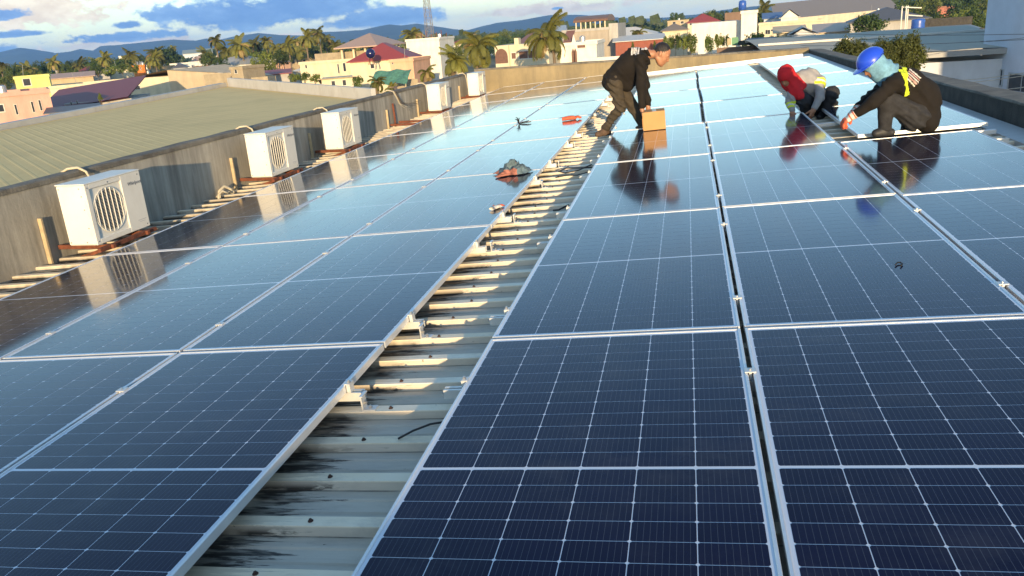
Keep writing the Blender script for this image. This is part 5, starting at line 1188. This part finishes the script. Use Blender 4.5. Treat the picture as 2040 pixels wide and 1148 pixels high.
def crown_mesh(seed, clumps, per, leaf, shape=(1, 1, .8), m=None, cone=False, elong=1.7):
    """unit crown centred at the origin: leaf blades spread over many small clumps"""
    rn = random.Random(seed); b = MB(); vs = []; fs = []
    for c in range(clumps):
        while True:
            p = Vector((rn.uniform(-1, 1), rn.uniform(-1, 1), rn.uniform(-1, 1)))
            if .25 < p.length < 1: break
        if cone: t = (p.z + 1) / 2; p = Vector((p.x * (1 - t) * 1.0, p.y * (1 - t) * 1.0, p.z))
        cr = rn.uniform(.16, .34) * (.6 if cone else 1); cc = Vector((p.x * shape[0], p.y * shape[1], p.z * shape[2])) * .82
        for l in range(per):
            d = Vector((rn.gauss(0, 1), rn.gauss(0, 1), rn.gauss(0, 1))).normalized(); q = cc + d * cr * rn.uniform(.45, 1.0)
            nrm = (d + Vector((rn.gauss(0, .5), rn.gauss(0, .5), rn.gauss(.3, .5)))).normalized(); a = nrm.orthogonal().normalized(); a = (Matrix.Rotation(rn.uniform(0, 6.28), 3, nrm) @ a); w = nrm.cross(a); s = leaf * rn.uniform(.6, 1.3)
            n = len(vs); vs += [q - a * s * elong * .5, q + w * s * .5 + nrm * s * .1, q + a * s * elong * .5 - nrm * s * .15, q - w * s * .5 + nrm * s * .1]; fs.append((n, n + 1, n + 2, n + 3))
    b.add(vs, fs); return b.mesh('crown', m)
def trunk_mesh(seed, h, r):
    rn = random.Random(seed); b = MB(); top = Vector((rn.uniform(-.1, .1) * h * .3, 0, h * .9)); b.tube([(0, 0, 0), (rn.uniform(-.05, .05), 0, h * .5), tuple(top)], [r, r * .75, r * .5], 7)
    for k in range(5):
        a = k * 1.26 + rn.uniform(-.3, .3); b.tube([tuple(top * .9), tuple(top + Vector((math.cos(a) * .25, math.sin(a) * .25, .06 + .05 * rn.random())))], [r * .4, r * .12], 5)
    return b.mesh('trunk', bark)
PROTO = {'round': [crown_mesh(11 + k, 46, 34, .085, (1, 1, .8), (leaf_g, leaf_d, leaf_y)[k]) for k in range(3)], 'flat': [crown_mesh(31, 60, 34, .07, (1, 1, .42), leaf_d)], 'cone': [crown_mesh(41, 60, 30, .06, (.55, .55, 1), leaf_y, cone=True)], 'bush': [crown_mesh(51 + k, 30, 34, .10, (1, 1, .6), (leaf_g, leaf_y)[k]) for k in range(2)], 'mango': [crown_mesh(61 + k, 90, 46, .058, (.75, .75, 1), leaf_m, elong=2.6) for k in range(2)], 'column': [crown_mesh(71, 50, 30, .07, (.5, .5, 1), leaf_d)]}
TRUNK = [trunk_mesh(k, 1.0, .05) for k in range(3)]
tn = [0]
def tree(px, top, wpx, Y, kind, label, group=None, asp=None, real=False, name='tree', bottom=None):
    Yr = Y if real else D_(Y); d = Yr - CW[1]; rad = wpx / 2 * d / F_PX; c0 = at(px, top, Yr); tn[0] += 1; ms = PROTO[kind]; me = ms[tn[0] % len(ms)]
    hk = {'round': .8, 'flat': .42, 'cone': 1.0, 'bush': .6, 'mango': 1.0, 'column': 1.0}[kind]
    sx = rad / {'mango': .75, 'cone': .55, 'column': .5}.get(kind, 1.0); sz = sx if asp is None else asp * rad / hk
    zc = c0[2] - hk * sz * .95; e = empty(name, (c0[0], c0[1], GZ), tn[0] * 2.1); tag(e, label, 'bush' if name == 'bush' else 'tree', group)
    o = link('crown', me, e, loc=(0, 0, zc - GZ)); o.scale = (sx, sx, sz)
    t = link('trunk', TRUNK[tn[0] % 3], e); H_ = max(.3, zc - GZ); t.scale = (max(.8, rad * .9), max(.8, rad * .9), H_); return e
def palm_mesh(seed, n=17, droop=1.0):
    rn = random.Random(seed); b = MB()
    for k in range(n):
        az = k * 2.399 + rn.uniform(-.2, .2); el = R(rn.uniform(-28, 78)) if k else R(85); L_ = rn.uniform(.85, 1.1); d = Vector((math.cos(az), math.sin(az), 0)); p = Vector((0, 0, 0)); pts = [p.copy()]; a = el; steps = 9
        for s in range(steps): p = p + (d * math.cos(a) + Vector((0, 0, math.sin(a)))) * L_ / steps; pts.append(p.copy()); a -= R((9 + 9 * math.cos(el)) * droop)
        b.mi = 0; b.tube(pts, [.016 - .0014 * i for i in range(len(pts))], 4, False); side = Vector((-d.y, d.x, 0)); vs = []; fs = []
        for i in range(1, len(pts)):
            for q in (0, .33, .66):
                c = pts[i - 1].lerp(pts[i], q); t = (i - 1 + q) / steps; ll = .30 * (1 - .75 * abs(t - .38)) * (1.0 if t < .9 else .6)
                tang = (pts[i] - pts[i - 1]).normalized()
                for sd in (-1, 1):
                    dr = (side * sd * .85 + tang * .55 + Vector((0, 0, -.30 - .25 * rn.random()))).normalized(); m_ = c + dr * ll * .55 + Vector((0, 0, .03)); e_ = c + dr * ll + Vector((0, 0, -.05)); wv = tang * .030
                    n0 = len(vs); vs += [c - wv, c + wv, m_ + wv * .9, m_ - wv * .9, e_]; fs += [(n0, n0 + 1, n0 + 2, n0 + 3), (n0 + 3, n0 + 2, n0 + 4)]
        b.mi = 1 if (k % 8 == 7) else 0; b.add(vs, fs)
    return b.mesh('crown', [leaf_p, leaf_dry])
def palm_trunk(seed):
    rn = random.Random(seed); k = rn.uniform(-.06, .06); return MB().tube([(0, 0, 0), (k * .7, 0, .25), (k * 1.1, 0, .55), (k, 0, .8), (0, 0, 1.0)], [.026, .018, .016, .015, .017], 8).mesh('trunk', bark)
PALM = [palm_mesh(3, 24), palm_mesh(8, 17, 1.2), palm_mesh(12, 28, .72)]; PTR = [palm_trunk(k) for k in range(3)]
def palm(px, py, wpx, Y, label, group=None, real=False, v=None):
    """px, py: photo position of the crown centre"""
    Yr = Y if real else D_(Y); d = Yr - CW[1]; c = at(px, py, Yr); rad = wpx / 2 * d / F_PX; tn[0] += 1; v = tn[0] % 3 if v is None else v
    e = empty('coconut_palm', (c[0], c[1], GZ), tn[0] * 1.7); tag(e, label, 'palm', group); o = link('crown', PALM[v], e, loc=(0, 0, c[2] - GZ)); o.scale = (rad * 1.12,) * 3
    t = link('trunk', PTR[v], e); H_ = c[2] - GZ + .1; t.scale = (min(14, H_ * 1.1), min(14, H_ * 1.1), H_); return e
rt = random.Random(77)
# belt of trees on the far left
for i, x in enumerate(range(-12, 275, 17)):
    base_y = 139 - .0746 * x; top = base_y - rt.uniform(2, 16)
    if i % 3 == 1: palm(x, top + 7, rt.uniform(34, 46), rt.uniform(78, 98), f'coconut palm in the far-left belt, {ORD[min(9, i // 3)]} palm from the left', 'palms in the far-left tree belt')
    else: tree(x, top, rt.uniform(36, 56), rt.uniform(84, 108), 'round', 'dark green tree crowded into the far-left belt', 'trees in the far-left tree belt')
for i, x in enumerate(range(0, 270, 24)): tree(x, 139 - .0746 * x + 6 + rt.uniform(0, 8), 34, 70, 'bush', 'bushy undergrowth below the far-left tree belt', 'bushes below the far-left belt', name='bush')
tree(322, 97, 92, 112, 'flat', 'broad dark spreading tree right of the orange house', asp=.5); palm(343, 98, 26, 116, 'small palm rising out of the broad spreading tree')
tree(197, 184, 16, 33, 'cone', 'bright green conical shrub beside the maroon roof', asp=1.35)
palm(432, 84, 46, 88, 'tall ragged palm left of the concrete hut', v=1); palm(476, 92, 58, 74, 'coconut palm right above the concrete hut', v=2); palm(450, 104, 44, 80, 'shorter palm between the two palms by the hut')
for x, t, w, Y, l in ((412, 104, 44, 92, 'leafy tree left of the ragged palm'), (440, 112, 40, 70, 'dense tree behind the block boundary wall'), (520, 102, 62, 66, 'rounded bright tree right of the concrete hut'), (556, 98, 46, 74, 'tree between hut and pavilion house'), (395, 130, 40, 78, 'low tree behind the block wall')): tree(x, t, w, Y, 'round', l)
for i, (x, y, w) in enumerate(((508, 88, 40), (530, 84, 34), (548, 96, 44), (572, 92, 46), (592, 88, 40), (598, 104, 40), (612, 76, 46), (632, 70, 48), (650, 84, 44), (668, 92, 36))): palm(x, y, w, 82 + 3 * ((i * 7) % 10), f'coconut palm in the grove left of the pavilion roof, {ORD[i]} from the left', 'palms left of the pavilion')
for i, x in enumerate((500, 530, 560, 590, 620, 650)): tree(x, 88 - .0746 * (x - 500) + rt.uniform(0, 8), 44, 120, 'round', 'tree behind the palm grove left of the pavilion', 'trees behind the palm grove')
for i, (x, t) in enumerate(((585, 146), (605, 145), (626, 147))): tree(x, t, 30, 42, 'bush', f'bush in front of the pavilion house, {ORD[i]} from the left', name='bush')
for i, (x, t) in enumerate(((330, 140), (352, 138), (378, 138), (398, 143))): tree(x, t, 32, 56, 'bush', f'bush behind the cream gabled house, {ORD[i]} from the left', name='bush')
tree(712, 152, 26, 30, 'bush', 'dark bush beside the grey gate under the red roof', name='bush', asp=.9)
palm(752, 166, 44, 14.5, 'young palm with light green fronds behind the left wall', real=False, v=0); palm(778, 178, 34, 13.0, 'small light green palm beside the young palm', real=False, v=2)
palm(850, 148, 52, 17, 'palm with dry yellow fronds hanging behind the left wall', v=1); palm(906, 122, 74, 17, 'green palm standing behind the far left wall corner', v=2); palm(953, 96, 92, 30, 'tall coconut palm left of the arched house', v=0); palm(1092, 72, 104, 32, 'large coconut palm before the arched house', v=2)
tree(905, 90, 40, 60, 'round', 'tree behind the white annex'); tree(1120, 52, 30, 75, 'round', 'tree between large palm and grey hall')
for i, (x, t, w) in enumerate(((1246, 62, 40), (1262, 54, 46), (1285, 50, 44), (1304, 56, 36), (1240, 72, 30))): tree(x, t, w, 90 + 8 * i, 'round', 'leafy tree in the clump right of the grey hall', 'trees right of the grey hall')
palm(1272, 70, 34, 72, 'palm behind the shop row'); tree(1260, 82, 14, 50, 'cone', 'small cypress before the shop row', asp=1.6); tree(1304, 80, 12, 49, 'cone', 'second small cypress before the shop row', asp=1.6)
for i, x in enumerate((1330, 1346, 1362, 1376)): tree(x, 70 - .07 * (x - 1330), 26, 54, 'bush', f'hedge clump behind the bending worker, {ORD[i]} from the left', name='bush', asp=1.1)
for i, (x, t, w) in enumerate(((1380, 86, 16), (1412, 72, 26), (1432, 66, 22), (1446, 70, 18))): tree(x, t, w, 24 + i, 'bush', f'thin shrub in front of the white wall, {ORD[i]} from the left', name='bush', asp=1.2)
tree(1500, 64, 50, 42, 'bush', 'bright bush at the foot of the white stair block', name='bush'); tree(1540, 72, 30, 40, 'bush', 'small bush by the cream annex', name='bush')
for i, (x, t, w) in enumerate(((1344, 24, 22), (1408, 22, 34), (1424, 18, 36), (1444, 20, 30), (1516, 14, 30), (1528, 20, 24))): tree(x, t, w, 130 + 5 * i, 'round', f'dark tree above the white wall, {ORD[i]} from the left', 'dark trees above the white wall')
for i, (x, t, w, Y) in enumerate(((1812, -6, 60, 120), (1846, -10, 60, 110), (1885, -14, 60, 130), (1920, -12, 60, 110), (1950, -16, 50, 120), (1840, 22, 56, 80), (1880, 24, 60, 74), (1915, 18, 60, 78), (1948, 16, 60, 72), (1865, 36, 50, 60), (1905, 36, 50, 58), (1945, 34, 52, 56))): tree(x, t, w, Y, 'round', 'leafy tree in the thicket left of the pale building', 'thicket left of the pale building')
tree(1730, 30, 70, 50, 'flat', 'dark clipped tree in front of the slate roof', asp=.45)
for i, (x, t, w, a) in enumerate(((1690, 70, 62, 1.35), (1716, 76, 40, 1.5), (1757, 72, 44, 1.7), (1790, 68, 48, 1.7), (1818, 60, 56, 1.6))): tree(x, t, w, 19 + .6 * i, 'mango', f'leafy tree just outside the right parapet, {ORD[i]} from the left', 'trees outside the right parapet', asp=a, real=True)

# ------------------------------------------------------------------ far town: small houses and a distant wood
rf = random.Random(9); fm = [cream, white_w, tan_w, grey_w, salmon_w, white_w, cream]; fr = [maroon, greyr, rustr, whiter, pinkr, greenr, red_r]
for i in range(46):
    px = rf.uniform(330, 1420) if i % 3 else rf.uniform(20, 700); Yr = rf.uniform(170, 620); d = Yr - CW[1]; p = at(px, 80, Yr); w = rf.uniform(7, 15); dp = rf.uniform(6, 11); h = rf.choice((3.2, 4.2, 6.2, 7.0)); e = empty('far_house', (p[0], p[1], GZ), rf.uniform(-.5, .5))
    tag(e, 'small sunlit house scattered among the trees of the distant town', 'house', 'houses of the distant town'); MB().box(0, w, 0, dp, 0, h).build('wall', fm[i % 7], e)
    for k in range(int(w / 3.5)): MB().box(1 + k * 3.3, 2.2 + k * 3.3, -.05, -.003, h - 2.2, h - .9).build('window', glass_d, e)
    o = .5; vs = [(-o, -o, h), (w + o, -o, h), (w + o, dp + o, h), (-o, dp + o, h), (dp / 2, dp / 2, h + 1.9), (max(dp / 2, w - dp / 2), dp / 2, h + 1.9)]
    MB().add(vs, [(0, 1, 5, 4), (1, 2, 5), (2, 3, 4, 5), (3, 0, 4)]).build('roof', fr[i % 7], e)
for i in range(64):
    px = rf.uniform(-20, 1560); Yr = rf.uniform(200, 560); top = 139 - .0746 * px + rf.uniform(-3, 9) * 260 / Yr; 
    if i % 4 == 0: palm(px, top, rf.uniform(6, 8) / Yr * F_PX, Yr, 'distant coconut palm standing up out of the town', 'palms of the distant town', real=True)
    else: tree(px, top, rf.uniform(8, 13) / Yr * F_PX, Yr, 'round', 'distant tree standing between the houses of the town', 'trees of the distant town', real=True)
def far_wood():
    rn = random.Random(4); vs = []; fs = []
    for i in range(9000):
        Yr = 430 + 1500 * rn.random() ** 1.3; px = rn.uniform(-60, 2100); p = at(px, 60, Yr); s = rn.uniform(3.0, 6.5); z = GZ + rn.uniform(1, 7.5) * (1.0 if rn.random() < .9 else 1.5)
        for k in range(3):
            c = Vector((p[0] + rn.uniform(-s, s), p[1] + rn.uniform(-s, s), z + rn.uniform(-1, 1))); n = Vector((rn.gauss(0, .6), -1 + rn.gauss(0, .6), .5 + rn.gauss(0, .5))).normalized(); a = n.orthogonal().normalized() * s * .55; w = n.cross(a).normalized() * s * .45
            n0 = len(vs); vs += [c - a - w * .3, c - w, c + a * .8, c + w * .9 + a * .2, c - a * .6 + w * .7]; fs.append((n0, n0 + 1, n0 + 2, n0 + 3, n0 + 4))
    return tag(MB().add(vs, fs).build('distant_wood', leaf_mat('distant_leaves', (.055, .075, .026))), 'distant wooded plain merging into the haze', kind='stuff')
far_wood()

# ------------------------------------------------------------------ haze over the town
hz = MB().box(-8000, 8000, -400, 5700, GZ - 1.5, 135).build('haze', None); hz.data.materials.clear()
hm = bpy.data.materials.new('haze_air'); hm.use_nodes = True; nt = hm.node_tree; nt.nodes.remove(nt.nodes['Principled BSDF'])
pv = nt.nodes.new('ShaderNodeVolumePrincipled'); pv.inputs['Color'].default_value = (.20, .46, 1.0, 1); pv.inputs['Density'].default_value = 1.5e-4; pv.inputs['Anisotropy'].default_value = 0.0
nt.links.new(pv.outputs[0], nt.nodes['Material Output'].inputs['Volume']); hz.data.materials.append(hm); tag(hz, 'pale blue haze over the distant town and hills', kind='stuff')
